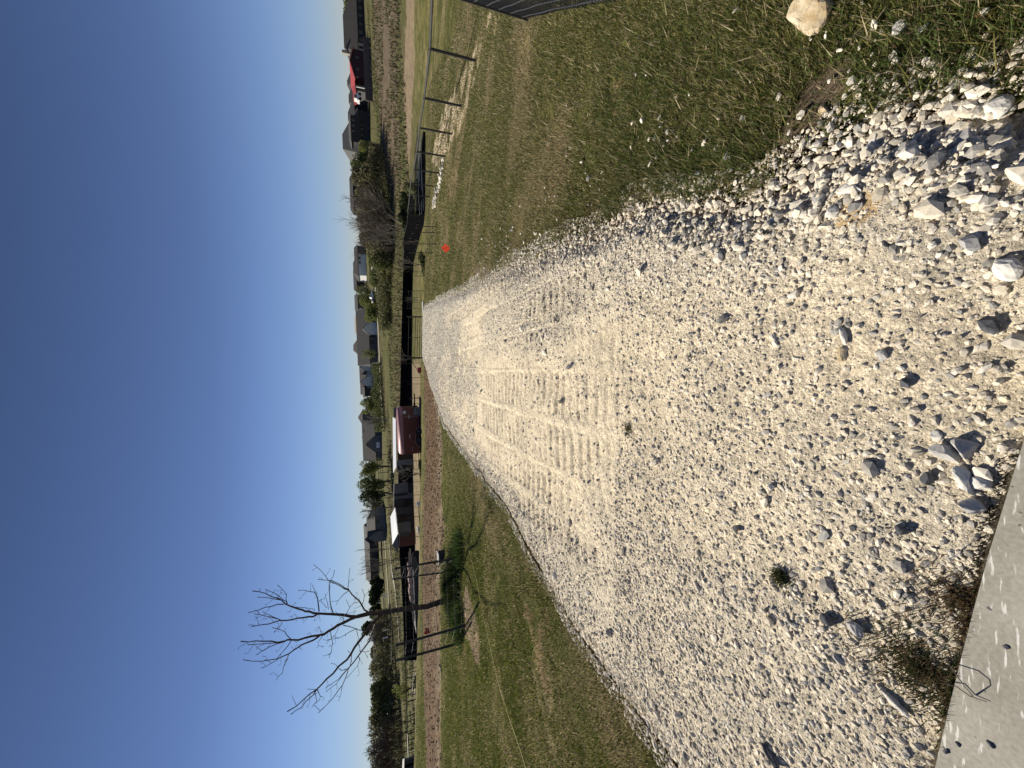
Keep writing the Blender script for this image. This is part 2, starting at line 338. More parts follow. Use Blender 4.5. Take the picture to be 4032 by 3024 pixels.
# ---------------------------------------------------------------- ground
def ground_color(x,y):
    n=fbm(x*1.1,y*1.1,5,21);n2=fbm(x*.25,y*.25,4,33);n3=vnoise(x*9,y*9,40)
    green=np.array([.10,.105,.034]);olive=np.array([.17,.155,.058]);tan=np.array([.32,.25,.145]);dirt=np.array([.24,.165,.105])
    k=np.clip((n-.38)*3.2,0,1)[:,None];c=green*(1-k)+olive*k
    k=(np.clip((fbm(x*.9+7,y*.9,4,77)-.52)*5,0,1)*.55)[:,None];c=c*(1-k)+tan*k
    # far fields
    far=np.clip((y-42)/15,0,1)[:,None]
    ff=np.array([.075,.095,.028])*(1-n2[:,None])+np.array([.15,.135,.065])*n2[:,None]
    s=np.clip((fbm(x*.05,y*.22,4,51)-.45)*4,0,1)[:,None];ff=ff*(1-.6*s)+np.array([.15,.115,.075])*.6*s
    c=c*(1-far)+ff*far
    def blend(P,colr,amt=1,j=.25,thr=None,fr=3):
        nonlocal c
        jx=x+(vnoise(x*fr,y*fr,61)-.5)*j*2;jy=y+(vnoise(x*fr,y*fr,62)-.5)*j*2
        m=inpoly(jx,jy,P).astype(float)
        if thr is not None:m=m*(fbm(x*2.5,y*2.5,3,64)>thr)
        m=(m*amt)[:,None];c=c*(1-m)+np.array(colr)*m
    blend(brownfield,(.17,.13,.095),.85,2.5,fr=.4)
    blend(dirtband,(.29,.225,.15),.85,1.6,fr=.5)
    blend(pasture_tan,(.29,.23,.15),.85,.5,fr=1)
    for P in sand:blend(P,(.62,.51,.36),.95,.35,.36)
    for P in clay:blend(P,(.32,.21,.135),.55,.3,.46)
    for P in bare:blend(P,(.16,.12,.085),.9,.12,.36)
    blend(mulch_ring,(.3,.22,.16),.9,.1)
    c=c*(.75+.5*n3[:,None])
    return c
ang=np.concatenate([np.arange(-180,-66,6.),np.arange(-66,66,.36),np.arange(66,180.1,6.)])
rad=np.concatenate([[.02],.28*1.0195**np.arange(0,510)])
rad=rad[rad<6000]
A,Rr=np.meshgrid(np.radians(ang),rad);gx=(Rr*np.sin(A)).ravel();gy=(Rr*np.cos(A)).ravel()
gz=H(gx,gy)+(fbm(gx*1.5,gy*1.5,3,2)-.5)*.05*np.clip(np.hypot(gx,gy)/3,0,1)
gz+= (fbm(gx*.06,gy*.06,3,3)-.5)*np.clip((gy-80)/100,0,1)*.6
# dip under the drive
def drive_mask(x,y,grow=0):
    return (x>edgeL(y)-grow)&(x<edgeR(y)+grow)&(y<37)&(y>-1.5)
dm=drive_mask(gx,gy,-.02);gz[dm]-=.07;dm=drive_mask(gx,gy,.14);gz[dm]-=.03
sm=(gy<slab_line(gx)+.05)&(gy>-3)&(gx>-6)&(gx<3);gz[sm]-=.1
go=npmesh('ground',np.stack([gx,gy,gz],1),grid_faces(len(rad),len(ang)),ground_color(gx,gy),M['ground'],smooth=True)
tag(go,kind='structure')
def GZ(x,y):
    x=np.asarray(x,float);y=np.asarray(y,float)
    return H(x,y)+(fbm(x*1.5,y*1.5,3,2)-.5)*.05*np.clip(np.hypot(x,y)/3,0,1)
# ---------------------------------------------------------------- gravel drive
ys=[-1.5]
while ys[-1]<37:ys.append(ys[-1]+(.1 if ys[-1]<.2 else max(.010,.0058*ys[-1])))
ys=np.array(ys);NC=250;ss=np.linspace(0,1,NC)
S,Y=np.meshgrid(ss,ys);xl=edgeL(Y.ravel());xr=edgeR(Y.ravel());X=(xl+(xr-xl)*S.ravel());Yf=Y.ravel();Sf=S.ravel()
def coarse(x,y):   # 1 = loose stone, 0 = packed fines
    s=(x-edgeL(y))/(edgeR(y)-edgeL(y))
    e=np.clip(1-np.minimum(s,1-s)/.17,0,1)
    f=fbm(x*1.3+4,y*.55,4,91)
    m=e*1.1+np.clip((f-.44)*5,0,1)*.75+np.clip((1.9-y)/1.2,0,1)*.9*np.clip(fbm(x*2,y*2,3,93)*2-.3,0,1)
    m+=np.clip((y-8)/7,0,1)*.45
    return np.clip(m,0,1)
def relief(x,y):
    z=(fbm(x*4,y*4,4,12)-.5)*.035+(fbm(x*22,y*22,3,13)-.5)*.012+(vnoise(x*75,y*75,14)-.5)*.005*np.clip(2-y/5,0,1)
    tr=0
    for cx,sl,wd,ph in ((-1.35,.0,.12,.02),(-1.02,.02,.17,0),(-.62,.028,.19,.05),(-.2,.04,.2,.03),(.22,.055,.19,.08),(.62,.075,.18,.02),(1.0,.10,.15,.05)):
        c=cx+sl*np.clip(y-1,0,40)+.02*np.sin(y*.7+cx*5)
        d=np.abs(x-c);fade=np.clip((y-1.7)/1.6,0,1)*np.clip((20-y)/7,0,1)
        m=np.clip((wd-d)/.025,0,1)*fade*np.clip(fbm(x*1.6+cx*3,y*1.1,4,95)*4.2-1.45,0,1)
        g=np.sin((y+ph+.012*np.sin(x*7)+.02*(vnoise(x*6,y*6,97)-.5))*2*np.pi/(.135+.02*np.clip(y-4,0,6)/6))
        z2=-.025*np.clip(g-.15,0,1)*m*(.5+vnoise(x*14,y*14,98))-.004*m
        z2-=.007*np.exp(-((d-wd)/.014)**2)*fade*np.clip(vnoise(x*2,y*1.5,96)*2-.5,0,1)
        tr=tr+z2
    return z+tr*1.25
def DZ(x,y):
    s=(x-edgeL(y))/(edgeR(y)-edgeL(y));e=np.clip(np.minimum(s,1-s)/.07,0,1)
    e=e*e*(3-2*e)
    return H(x,y)-.012+e*(.055+.02*np.sin(s*math.pi))+relief(x,y)*e+.02*coarse(x,y)*e-.034*np.clip((slab_line(x)+.3-y)/.28,0,1)
Zd=DZ(X,Yf)-.14*np.clip((slab_line(X)+.012-Yf)/.05,0,1)
cz=coarse(X,Yf)[:,None];n1=fbm(X*3,Yf*3,4,31)[:,None];n4=vnoise(X*40,Yf*40,35)[:,None]
dc=(np.array([.80,.685,.50])*(1-cz)+np.array([.70,.62,.48])*cz)*(.86+.22*n1)*(.88+.24*n4)
tanp=np.zeros(len(X),bool)
for P in [GP([(3350,820),(3420,760),(3520,780),(3500,850),(3420,900),(3340,900)])]:tanp|=inpoly(X,Yf,P)
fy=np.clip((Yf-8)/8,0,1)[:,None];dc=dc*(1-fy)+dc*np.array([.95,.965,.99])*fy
dc[tanp]=dc[tanp]*np.array([.85,.7,.5])
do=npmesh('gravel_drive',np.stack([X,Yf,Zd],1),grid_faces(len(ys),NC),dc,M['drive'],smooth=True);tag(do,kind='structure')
# ---------------------------------------------------------------- stones
ph=(1+5**.5)/2
ICO=np.array([(-1,ph,0),(1,ph,0),(-1,-ph,0),(1,-ph,0),(0,-1,ph),(0,1,ph),(0,-1,-ph),(0,1,-ph),(ph,0,-1),(ph,0,1),(-ph,0,-1),(-ph,0,1)])/1.9
ICF=np.array([(0,11,5),(0,5,1),(0,1,7),(0,7,10),(0,10,11),(1,5,9),(5,11,4),(11,10,2),(10,7,6),(7,1,8),(3,9,4),(3,4,2),(3,2,6),(3,6,8),(3,8,9),(4,9,5),(2,4,11),(6,2,10),(8,6,7),(9,8,1)])
OCT=np.array([(1,0,0),(-1,0,0),(0,1,0),(0,-1,0),(0,0,1),(0,0,-1)],float)
OCF=np.array([(0,2,4),(2,1,4),(1,3,4),(3,0,4),(2,0,5),(1,2,5),(3,1,5),(0,3,5)])
def rotm(n,tilt=1.0):
    a=rng.uniform(0,2*np.pi,n);b=rng.normal(0,.5*tilt,n);c=rng.normal(0,.5*tilt,n)
    ca,sa,cb,sb,cc,sc=np.cos(a),np.sin(a),np.cos(b),np.sin(b),np.cos(c),np.sin(c)
    Z=np.zeros(n);I=np.ones(n)
    Rz=np.array([[ca,-sa,Z],[sa,ca,Z],[Z,Z,I]]).transpose(2,0,1);Rx=np.array([[I,Z,Z],[Z,cb,-sb],[Z,sb,cb]]).transpose(2,0,1);Ry=np.array([[cc,Z,sc],[Z,I,Z],[-sc,Z,cc]]).transpose(2,0,1)
    return Rz@Rx@Ry
def stones(name,x,y,z,size,cols,hi=True,jit=.2):
    n=len(x);B,Fc=(ICO,ICF) if hi else (OCT*.95,OCF)
    V=B[None]*(1+rng.uniform(-jit,jit,(n,len(B),1)))+rng.normal(0,.07,(n,len(B),3))
    sc=np.stack([size*rng.uniform(.75,1.35,n),size*rng.uniform(.55,1.0,n),size*rng.uniform(.28,.6,n)],1)*.5
    V=V*sc[:,None,:];V=np.einsum('nij,nkj->nki',rotm(n,.7),V)
    V=V+np.stack([x,y,z],1)[:,None,:]
    F_=(Fc[None]+(np.arange(n)*len(B))[:,None,None]).reshape(-1,3)
    c=np.repeat(cols,len(B),0)
    return npmesh(name,V.reshape(-1,3),F_,c,M['stone'])
def scol(n,warm=.5):
    b=rng.normal(.66,.09,n).clip(.35,.82);w_=rng.uniform(0,1,n)[:,None]
    c=b[:,None]*(np.array([1,.93,.80])*(1-w_*warm*1.4).clip(0,1)+np.array([1,.86,.64])*(w_*warm*1.4).clip(0,1))
    d=rng.random(n)<.19;c[d]*=np.array([.5,.52,.57]);return c
def sample_drive(n,y0,y1,dens):
    y=rng.uniform(y0,y1,n);y=np.abs(y+rng.normal(0,.09*y1,n)*(y0>1)-.3)+.3;x=edgeL(y)-.12+rng.random(n)*(edgeR(y)-edgeL(y)+.3)
    p=dens(x,y);k=rng.random(n)<p;return x[k],y[k]
def add_band(nm,n,y0,y1,smin,smax,dens,hi,pw=2.2):
    x,y=sample_drive(n,y0,y1,dens)
    k=(y>slab_line(x)+.01)
    x,y=x[k],y[k]
    s=smin+(smax-smin)*rng.random(len(x))**pw
    inside=drive_mask(x,y,0)
    z=np.where(inside,DZ(x,y),GZ(x,y)+.01)+s*.06
    return x,y,z,s
bands=[(60000,.3,2.2,.005,.030,lambda x,y:.30+.8*coarse(x,y),True,4.5),
       (44000,2.2,4.6,.008,.030,lambda x,y:.10+.85*coarse(x,y),True,3.8),
       (36000,4.6,9.5,.014,.040,lambda x,y:.04+.85*coarse(x,y)**1.3,False,3.0),
       (56000,9.5,18,.025,.055,lambda x,y:.2+.8*coarse(x,y)**1.2,False,2.2),
       (24000,18,36,.045,.09,lambda x,y:.3+.7*coarse(x,y)**1.2,False,1.5)]
acc={True:[],False:[]}
for b in bands:
    acc[b[6]].append(add_band('',b[0],b[1],b[2],b[3],b[4],b[5],b[6],b[7]))
# raised rims of loose rock along both edges
for side,e,nn in ((-1,edgeL,6500),(1,edgeR,8500)):
    y=rng.uniform(.5,1,nn)*0+ .5+ (rng.random(nn)**1.7)*12
    off=np.abs(rng.normal(0,.13,nn))
    x=e(y)-side*off+side*.05*rng.random(nn)
    s=.010+.034*rng.random(nn)**3.2*np.clip(1.2-y/16,.5,1.2)
    k=(y>slab_line(x)+.01);x,y,s=x[k],y[k],s[k]
    z=np.where(drive_mask(x,y),DZ(x,y),GZ(x,y)+.01)+s*.12+.015*rng.random(len(x))*np.exp(-((x-e(y)+side*.1)/.12)**2)
    acc[True].append((x,y,z,s))
# big lumps strewn in the loose zones
nn=260;y=.45+rng.random(nn)**1.5*7;x=edgeL(y)+rng.random(nn)*(edgeR(y)-edgeL(y));k=(rng.random(nn)<(.15+.6*coarse(x,y)))&(y>slab_line(x)+.03);x,y=x[k],y[k]
s=.035+.045*rng.random(len(x))**2;acc[True].append((x,y,DZ(x,y)+s*.15,s))
for hi in (True,False):
    X_,Y_,Z_,S_=[np.concatenate([a[i] for a in acc[hi]]) for i in range(4)]
    far=~hi if isinstance(hi,np.bool_) else (not hi)
    o=stones('gravel',X_,Y_,Z_,S_,np.minimum(scol(len(X_),.55 if hi else .35)*(1.0 if hi else 1.22),.88),hi)
    tag(o,('loose pale crushed limestone covering the near part of the drive' if hi else 'white crushed stone covering the far half of the drive towards the gate'),'gravel',kind='stuff')
# stray stones in the grass beside the drive
nn=420;y=.5+rng.random(nn)**1.4*8;x=edgeR(y)+.03+rng.exponential(.28,nn);s=.012+.035*rng.random(nn)**3
xs2=x;o=stones('stray_stones',x,y,GZ(x,y)+s*.25+.012,s,scol(nn,.3)*1.15,True);tag(o,'scattered small white stones lying in the grass right of the drive','stones',kind='stuff')
# rubble line beyond lawn
pts=[G(*q) for q in [(1706,815),(1712,790),(1722,760),(1735,720),(1742,690),(1745,640)]]
xx=[];yy=[]
for _ in range(90):
    i=random.randrange(5);t=random.random();xx.append(pts[i][0]*(1-t)+pts[i+1][0]*t+random.gauss(0,.25));yy.append(pts[i][1]*(1-t)+pts[i+1][1]*t+random.gauss(0,.3))
xx=np.array(xx);yy=np.array(yy);s=.07+.28*rng.random(90)**2
tag(stones('rubble_pile',xx,yy,GZ(xx,yy)+s*.1,s,scol(90,.2)*1.15,True),'row of pale broken rubble lying past the lawn near the wire fence','rubble',kind='stuff')
# ---------------------------------------------------------------- concrete slab
mb=MB();xs_=np.linspace(-6,3,60);T=[];Bt=[]
top=[(x,slab_line(x),.078) for x in xs_]
n=len(top);V=top+[(x,-3,.078) for x in xs_]+[(a,b,-.1) for a,b,_ in top]
mb.poly(V,[(i,n+i,n+i+1,i+1) for i in range(n-1)]+[(2*n+i,i,i+1,2*n+i+1) for i in range(n-1)])
tag(mb.build('concrete_slab',M['concrete']),kind='structure')
# ---------------------------------------------------------------- garden bed
bn=np.array(bed_near);bf=np.array(bed_far);t0=np.linspace(0,1,len(bn));T_=np.linspace(0,1,420)
nx=np.stack([np.interp(T_,t0,bn[:,i]) for i in (0,1)],1);fx=np.stack([np.interp(T_,t0,bf[:,i]) for i in (0,1)],1)
K=70;kk=np.linspace(0,1,K)
P=(nx[:,None,:]*(1-kk)[None,:,None]+fx[:,None,:]*kk[None,:,None]).reshape(-1,2)
P[:,1]+=(fbm(P[:,0]*1.5,P[:,1]*1.5,3,71)-.5)*.5
e=np.tile(np.minimum(kk,1-kk)/.08,len(T_)).clip(0,1)
z=GZ(P[:,0],P[:,1])-.03+e*(.05+.09*(fbm(P[:,0]*4,P[:,1]*4,4,72)-.35))
kf=np.tile(kk,len(T_))
edge=np.clip(1-kf/.3,0,1)[:,None]*np.clip(fbm(P[:,0]*2,P[:,1]*2,3,74)*2-.3,0,1)[:,None]
cc=np.array([.155,.10,.056])*(1-edge)+np.array([.3,.24,.16])*edge;cc=cc*(.65+.7*vnoise(P[:,0]*8,P[:,1]*8,75)[:,None])
tag(npmesh('garden_bed',np.c_[P,z],grid_faces(len(T_),K),cc,M['bed'],smooth=True),kind='structure')
idx=rng.integers(0,len(P),4200);s=rng.uniform(.03,.10,4200);c=np.array([.13,.088,.05])*rng.uniform(.5,2.6,(4200,1))
tag(stones('mulch_chunks',P[idx,0]+rng.normal(0,.08,4200),P[idx,1]+rng.normal(0,.08,4200),z[idx]+s*.2,s,c,False),'brown mulch and soil clods covering the tilled bed','mulch',kind='stuff')
# ---------------------------------------------------------------- grass blades
def blades(name,x,y,z,h,wd,cols,lean=.7,label='',cat='grass',az=None,az_sp=None):
    n=len(x);a=rng.uniform(0,2*np.pi,n);ln=rng.uniform(.1,lean,n)*h
    dx,dy=np.cos(a),np.sin(a);b=a+rng.uniform(.6,2.4,n);wx,wy=np.cos(b)*wd*.5,np.sin(b)*wd*.5
    hz=np.sqrt(np.maximum(h*h-ln*ln,1e-6))
    V=np.empty((n,3,3));V[:,0]=np.stack([x-wx,y-wy,z],1);V[:,1]=np.stack([x+wx,y+wy,z],1);V[:,2]=np.stack([x+dx*ln,y+dy*ln,z+hz],1)
    o=npmesh(name,V.reshape(-1,3),np.arange(n*3).reshape(-1,3),np.repeat(cols,3,0),M['blade']);tag(o,label,cat,kind='stuff');return o
def gcol(x,y):
    n=len(x);u=rng.random(n);k=fbm(x*.8,y*.8,4,21)
    tan=(u<.24+.4*np.clip((fbm(x*.9+7,y*.9,4,77)-.48)*5,0,1)+.1*(k-.5))
    c=np.array([.125,.15,.042])[None]*rng.uniform(.55,1.5,(n,1))
    yel=rng.random(n)<.25;c[yel]=np.array([.26,.24,.075])*rng.uniform(.7,1.2,(yel.sum(),1))
    lf_=np.clip((-x-1.5-.12*np.abs(y-6))/1.5,0,1)[:,None];c=c*(1-lf_)+c*np.array([.9,.95,.72])*lf_
    tan&=~((lf_[:,0]>.5)&(rng.random(n)<.5))
    c[tan]=np.array([.48,.39,.235])*rng.uniform(.6,1.3,(tan.sum(),1));return c
def nograss(x,y):
    b=drive_mask(x,y,.02)|((y<slab_line(x)+.05)&(x<3))|inpoly(x,y,bed_poly)
    keep=rng.random(len(x))
    for P_ in sand+clay:
        b|=inpoly(x,y,P_)&(keep<.72)&(fbm(x*2.5,y*2.5,3,64)>.38)
    for P_ in bare:b|=inpoly(x,y,P_)&(keep<.93)&(fbm(x*4,y*4,3,64)>.34)
    b|=inpoly(x,y,mulch_ring)&(keep<.8)
    return b
def lawn(N,y0,y1,x0,x1,h0,h1,w0,w1):
    y=rng.uniform(y0,y1,N)+rng.normal(0,.09*y1,N)*(y0>1);y=np.abs(y-.3)+.3;x=rng.uniform(0,1,N)*(x1(y)-x0(y))+x0(y)
    k=~nograss(x,y);x,y=x[k],y[k];n=len(x)
    hh=(h0+(h1-h0)*rng.random(n)**2)*(.25+1.5*fbm(x*2.6,y*2.6,3,88));ww=rng.uniform(w0,w1,n)
    return x,y,GZ(x,y)-.004,hh,ww,gcol(x,y)
L=[]
L.append(lawn(190000,.3,2.6,lambda y:edgeR(y)-.1,lambda y:y*1.3+1.1,.02,.06,.003,.006))
L.append(lawn(230000,2.6,6.5,lambda y:edgeR(y),lambda y:y*1.12+1.4,.025,.05,.006,.011))
L.append(lawn(170000,6.5,14,lambda y:edgeR(y),lambda y:y*1.05+2,.03,.06,.012,.022))
L.append(lawn(60000,14,30,lambda y:edgeR(y),lambda y:y*.6+5,.04,.09,.03,.05))
L.append(lawn(130000,1.5,4.8,lambda y:-y*1.25-.8,lambda y:edgeL(y),.02,.045,.005,.009))
L.append(lawn(150000,4.5,9.5,lambda y:-y*1.15-1,lambda y:edgeL(y),.025,.05,.01,.018))
L.append(lawn(90000,9.5,20,lambda y:-y*.85-3,lambda y:edgeL(y),.03,.06,.02,.035))
a=[np.concatenate([l[i] for l in L[:4]]) for i in range(6)]
blades('lawn_grass',*a,lean=.95,label='short green and straw coloured turf blades on the lawn right of the drive')
a=[np.concatenate([l[i] for l in L[4:]]) for i in range(6)]
blades('lawn_grass',*a,lean=.95,label='short green turf blades on the lawn left of the drive')
# taller ragged grass bottom right
n=16000;y=.25+rng.random(n)**1.3*2.2;x=edgeR(y)+.05+rng.exponential(.55,n)
cl=fbm(x*3,y*3,3,99)>.5;k=(rng.random(n)<np.where(cl,1,.25))&~drive_mask(x,y,0)
for P_ in bare:k&=~inpoly(x,y,P_)|(rng.random(n)<.25)
x,y=x[k],y[k]
c=gcol(x,y);u=rng.random(len(x))<.55;c[u]=np.array([.085,.125,.035])*rng.uniform(.6,1.4,(u.sum(),1))
blades('tall_grass',x,y,GZ(x,y),rng.uniform(.035,.11,len(x)),rng.uniform(.003,.0055,len(x)),c,lean=.97,label='longer ragged grass tufts at the near right edge of the drive')
n=9000;y=rng.uniform(.3,3.2,n);x=edgeR(y)+rng.normal(.10,.13,n);k=(fbm(x*3.5,y*3.5,3,101)>.50)&(x>edgeR(y)-.1);x,y=x[k],y[k]
c=np.array([.17,.115,.07])*rng.uniform(.4,1.7,(len(x),1))
blades('dead_thatch',x,y,GZ(x,y)-.002,rng.uniform(.02,.06,len(x)),rng.uniform(.0025,.005,len(x)),c,lean=.99,label='matted brown dead thatch where the lawn meets the right gravel rim',cat='dead grass')
# weeds on the slab edge and in the gravel
def weed(name,label,cpx,r,n,h,cmix):
    c0=G(*cpx);a=rng.uniform(0,2*np.pi,n);rr=np.abs(rng.normal(0,r,n));x=c0[0]+np.cos(a)*rr;y=c0[1]+np.sin(a)*rr
    y=np.maximum(y,slab_line(x)+.01)
    c=np.where((rng.random(n)<cmix)[:,None],np.array([[.05,.075,.025]]),np.array([[.2,.14,.08]]))*rng.uniform(.6,1.4,(n,1))
    return blades(name,x,y,DZ(x,y),rng.uniform(.3,1,n)*h,np.full(n,.0035),c,lean=.98,label=label,cat='weed')
o=weed('weed_patch','green and brown weeds creeping over the gravel beside the concrete slab',(3660,2610),.09,2200,.045,.5)
o=weed('weed_patch','dead brown weeds along the slab edge above the green patch',(3830,2350),.06,1200,.035,.15)
for i,(q,l,r,nn,hh) in enumerate([((3125,2255),'single dark green weed tuft growing out of the packed gravel',.022,420,.05),((2508,1690),'small round dark weed rosette in the middle of the drive',.03,260,.035)]):
    o=weed('weed',l,q,r,nn,hh,.75)
for q,l in (((3900,2050),'thin dark moss strip where gravel meets the slab'),):
    c0=G(*q);xx=rng.uniform(-.75,-.22,900);yy=slab_line(xx)+np.abs(rng.normal(0,.015,900))+.008
    blades('moss_strip',xx,yy,DZ(xx,yy),rng.uniform(.005,.016,900),np.full(900,.004),np.array([.06,.05,.03])*rng.uniform(.5,1.5,(900,1)),label=l,cat='moss')
n=2600;y=.6+rng.random(n)**1.3*9;x=edgeR(y)+.1+rng.random(n)*(y*.9+1.2);c=np.array([.5,.42,.27])*rng.uniform(.5,1.3,(n,1))
blades('dead_stalks',x,y,GZ(x,y)+.015,rng.uniform(.05,.11,n),rng.uniform(.002,.005,n)*(1+y/5),c,lean=.99,label='straw coloured dead stalks lying over the right lawn',cat='straw')
#@@PART2
# ---------------------------------------------------------------- individual rocks
def rock(label,q,dim,m,seed,rz=0,sub=2,cat='rock',rough=.16,tilt=0,lift=.3,name='rock'):
    r_=random.Random(seed);import bmesh
    bm=bmesh.new();bmesh.ops.create_icosphere(bm,subdivisions=sub,radius=1)
    cuts=[(Vector((r_.gauss(0,1),r_.gauss(0,1),r_.gauss(0,.6))).normalized(),r_.uniform(.45,.8)) for _ in range(9)]
    for v in bm.verts:
        for nrm,d in cuts:
            k=v.co.dot(nrm)
            if k>d:v.co-=nrm*(k-d)
        v.co*=1+r_.uniform(-rough,rough)*.35
        v.co=Vector((v.co.x*dim[0]/1.3,v.co.y*dim[1]/1.3,v.co.z*dim[2]/1.3))
    bmesh.ops.rotate(bm,verts=bm.verts,matrix=Matrix.Rotation(tilt,3,'X'))
    me=bpy.data.meshes.new(name);bm.to_mesh(me);bm.free();me.materials.append(m)
    p=G(*q);x,y=p[0],p[1];z=DZ(np.array([x]),np.array([y]))[0] if drive_mask(np.array([x]),np.array([y]))[0] else float(GZ(x,y))
    if y<slab_line(x):z=.078
    o=link(name,me,None,(x,y,z+dim[2]*lift));o.rotation_euler=(0,0,rz)
    tag(o,label,cat);return o
rock('large tan limestone boulder sunk in the lawn at the photo edge',(3212,38),(.14,.12,.07),M['tanrock'],3,rz=.4,sub=3,lift=.25)
rock('loose white rock with grey cracks lying alone on the grass',(3545,118),(.045,.032,.03),M['whiterock'],5,rz=.9,sub=3)
rock('flat reddish terracotta chip lying in the ragged grass',(3865,62),(.05,.016,.014),M['brickred'],6,rz=.9)
rock('rounded pale rock at the tip of the gravel corner grass',(3640,385),(.018,.018,.02),M['whiterock'],8)
rock('pale pinkish rock where bare soil meets the grass',(3248,435),(.028,.026,.02),M['tanrock'],9)
rock('big square grey-white block on the right gravel rim',(3925,435),(.05,.045,.03),M['whiterock'],10,rz=.5,sub=3)
rock('tan slab rock beside the big square block',(3850,425),(.035,.03,.015),M['tanrock'],12,rz=.2)
rock('pitted grey-brown rock partly sunk in the gravel below the square block',(3800,555),(.055,.05,.03),M['greyrock'],13,rz=.2,sub=3,lift=.1)
rock('low cream rock with a dark hollow at the gravel edge',(3450,575),(.05,.03,.02),M['whiterock'],14,rz=.1,sub=3)
rock('long pale slab rock pointing towards the lawn',(3390,755),(.065,.03,.02),M['whiterock'],15,rz=1.1)
rock('grey wedge rock leaning among the rim stones',(3265,800),(.045,.04,.025),M['greyrock'],16,rz=.3)
rock('white upright rock standing in the loose stone band',(3330,845),(.03,.03,.032),M['whiterock'],17,rz=.3)
rock('large pale lump at the lawn side rim',(3040,800),(.035,.035,.03),M['whiterock'],18)
rock('brown-grey rounded rock in the near gravel',(3860,965),(.04,.035,.028),M['greyrock'],19,rz=.6)
rock('split pale rock with a black shadow at the near image edge',(3990,1055),(.06,.04,.03),M['whiterock'],20,rz=.6,sub=3)
rock('black rock sitting in the middle of the near gravel',(3610,1508),(.026,.022,.024),M['darkrock'],21)
rock('dark round rock above the slab corner, left of the black one',(3917,1285),(.038,.03,.03),M['darkrock'],22,rz=.6)
rock('long cream rock with a thin white rib',(3370,1320),(.06,.02,.018),M['whiterock'],23,rz=.3)
rock('flat tan rock pressed into the drive below the ribbed one',(3362,1398),(.05,.025,.015),M['tanrock'],24)
rock('smooth round grey rock pressed into the drive',(3525,1402),(.028,.026,.014),M['greyrock'],25)
rock('angular white and grey boulder, tallest of the cluster by the slab',(3770,1765),(.046,.04,.05),M['greyrock'],26,rz=.7,sub=3)
rock('second angular grey boulder of the cluster, nearest the slab',(3845,1755),(.045,.04,.035),M['greyrock'],27,rz=.2,sub=3)
rock('long pale boulder stretched across the cluster by the slab',(3845,1875),(.07,.032,.03),M['whiterock'],28,rz=.2,sub=3)
rock('round pale rock ending the cluster by the slab',(3915,1890),(.035,.033,.025),M['whiterock'],29,sub=3)
rock('small pale block just beyond the cluster by the slab',(3725,1715),(.026,.022,.018),M['whiterock'],30)
rock('blue-grey upright rock in the gravel',(3700,1870),(.028,.02,.028),M['darkrock'],31,rz=.1)
rock('pale wedge rock with a dark flank nearest the slab edge',(3870,1980),(.05,.03,.032),M['greyrock'],32,rz=.9,sub=3)
rock('dark chert lump right of the lone weed tuft',(3605,2072),(.026,.025,.03),M['darkrock'],33)
rock('small dark stone standing on packed fines',(3028,1855),(.013,.013,.015),M['darkrock'],34)
rock('white wedge stone standing on packed fines',(3098,1905),(.025,.02,.024),M['whiterock'],35,rz=.4)
rock('dark charcoal flake, first of the dark pair on the left',(3320,2418),(.035,.03,.03),M['darkrock'],36,rz=.8,sub=3)
rock('grey angular rock, second of the dark pair on the left',(3430,2445),(.045,.03,.03),M['greyrock'],37,rz=.9,sub=3)
rock('long grey rock shaped like a finger behind the dark pair',(3350,2565),(.04,.014,.014),M['greyrock'],38,rz=1.2)
rock('pale flat bar rock next to the weed patch',(3545,2730),(.07,.018,.016),M['whiterock'],39,rz=1.0)
rock('large dark elongated rock with a long shadow at the left of the drive',(3100,2950),(.07,.02,.03),M['darkrock'],40,rz=1.0,sub=3)
rock('grey rock on the left side of the drive beyond the long dark one',(2560,2850),(.05,.03,.028),M['greyrock'],41,rz=.5)
for i,(q,s,lb) in enumerate([((3940,2897),.014,'round black pebble lying on the concrete'),((4012,2520),.012,'small dark flake lying on the concrete farthest from the gravel'),((3766,2932),.016,'elongated dark chip on the concrete near the gravel'),((3815,2900),.012,'tiny dark pebble between the chip and the round pebble on concrete'),((3700,2950),.018,'grey stone just off the gravel on the concrete')]):
    rock(lb,q,(s,s*.6,s*.5),M['darkrock'] if i<4 else M['greyrock'],60+i,rz=.8+i,cat='pebble',name='pebble')
for i,(q,s,lb) in enumerate([((2338,883),.04,'pale rock on bare soil just off the right rim'),((2165,965),.03,'small dark-backed stone in the lawn near the rim'),((2650,800),.03,'white stone alone in the lawn above the rim'),((1924,463),.03,'white rock alone in the thin lawn by the sand streaks'),((2040,106),.03,'small white rock below the near panel corner'),((1763,985),.05,'white stone beside the orange flag')]):
    rock(lb,q,(s,s*.8,s*.7),M['whiterock'],80+i,rz=i)
# curled dead grass stalk and twig on the slab
def line3(pxs,dz,rad):
    out=[]
    for i,q in enumerate(pxs):
        p=G(*q);out.append((p[0],p[1],max(.08,0)+dz[i] if hasattr(dz,'__len__') else .08+dz))
    return out
m_=MB();pp=line3([(3800,2595),(3840,2625),(3872,2660),(3885,2680),(3878,2710)],[.01,.03,.035,.03,.004],0)
m_.tube(pp,[.0016,.0014,.0012,.001,.002],5)
tag(m_.build('grass_stalk',M['fartwig']),'curled dry grass stalk arching over the concrete','stalk')
m_=MB();pp=line3([(3760,2660),(3820,2670),(3870,2710),(3935,2733)],[.01,.012,.006,.003],0);m_.tube(pp,[.0016,.0014,.0012,.0008],5)
tag(m_.build('twig',M['bark']),'thin dark twig lying straight across the concrete','twig')
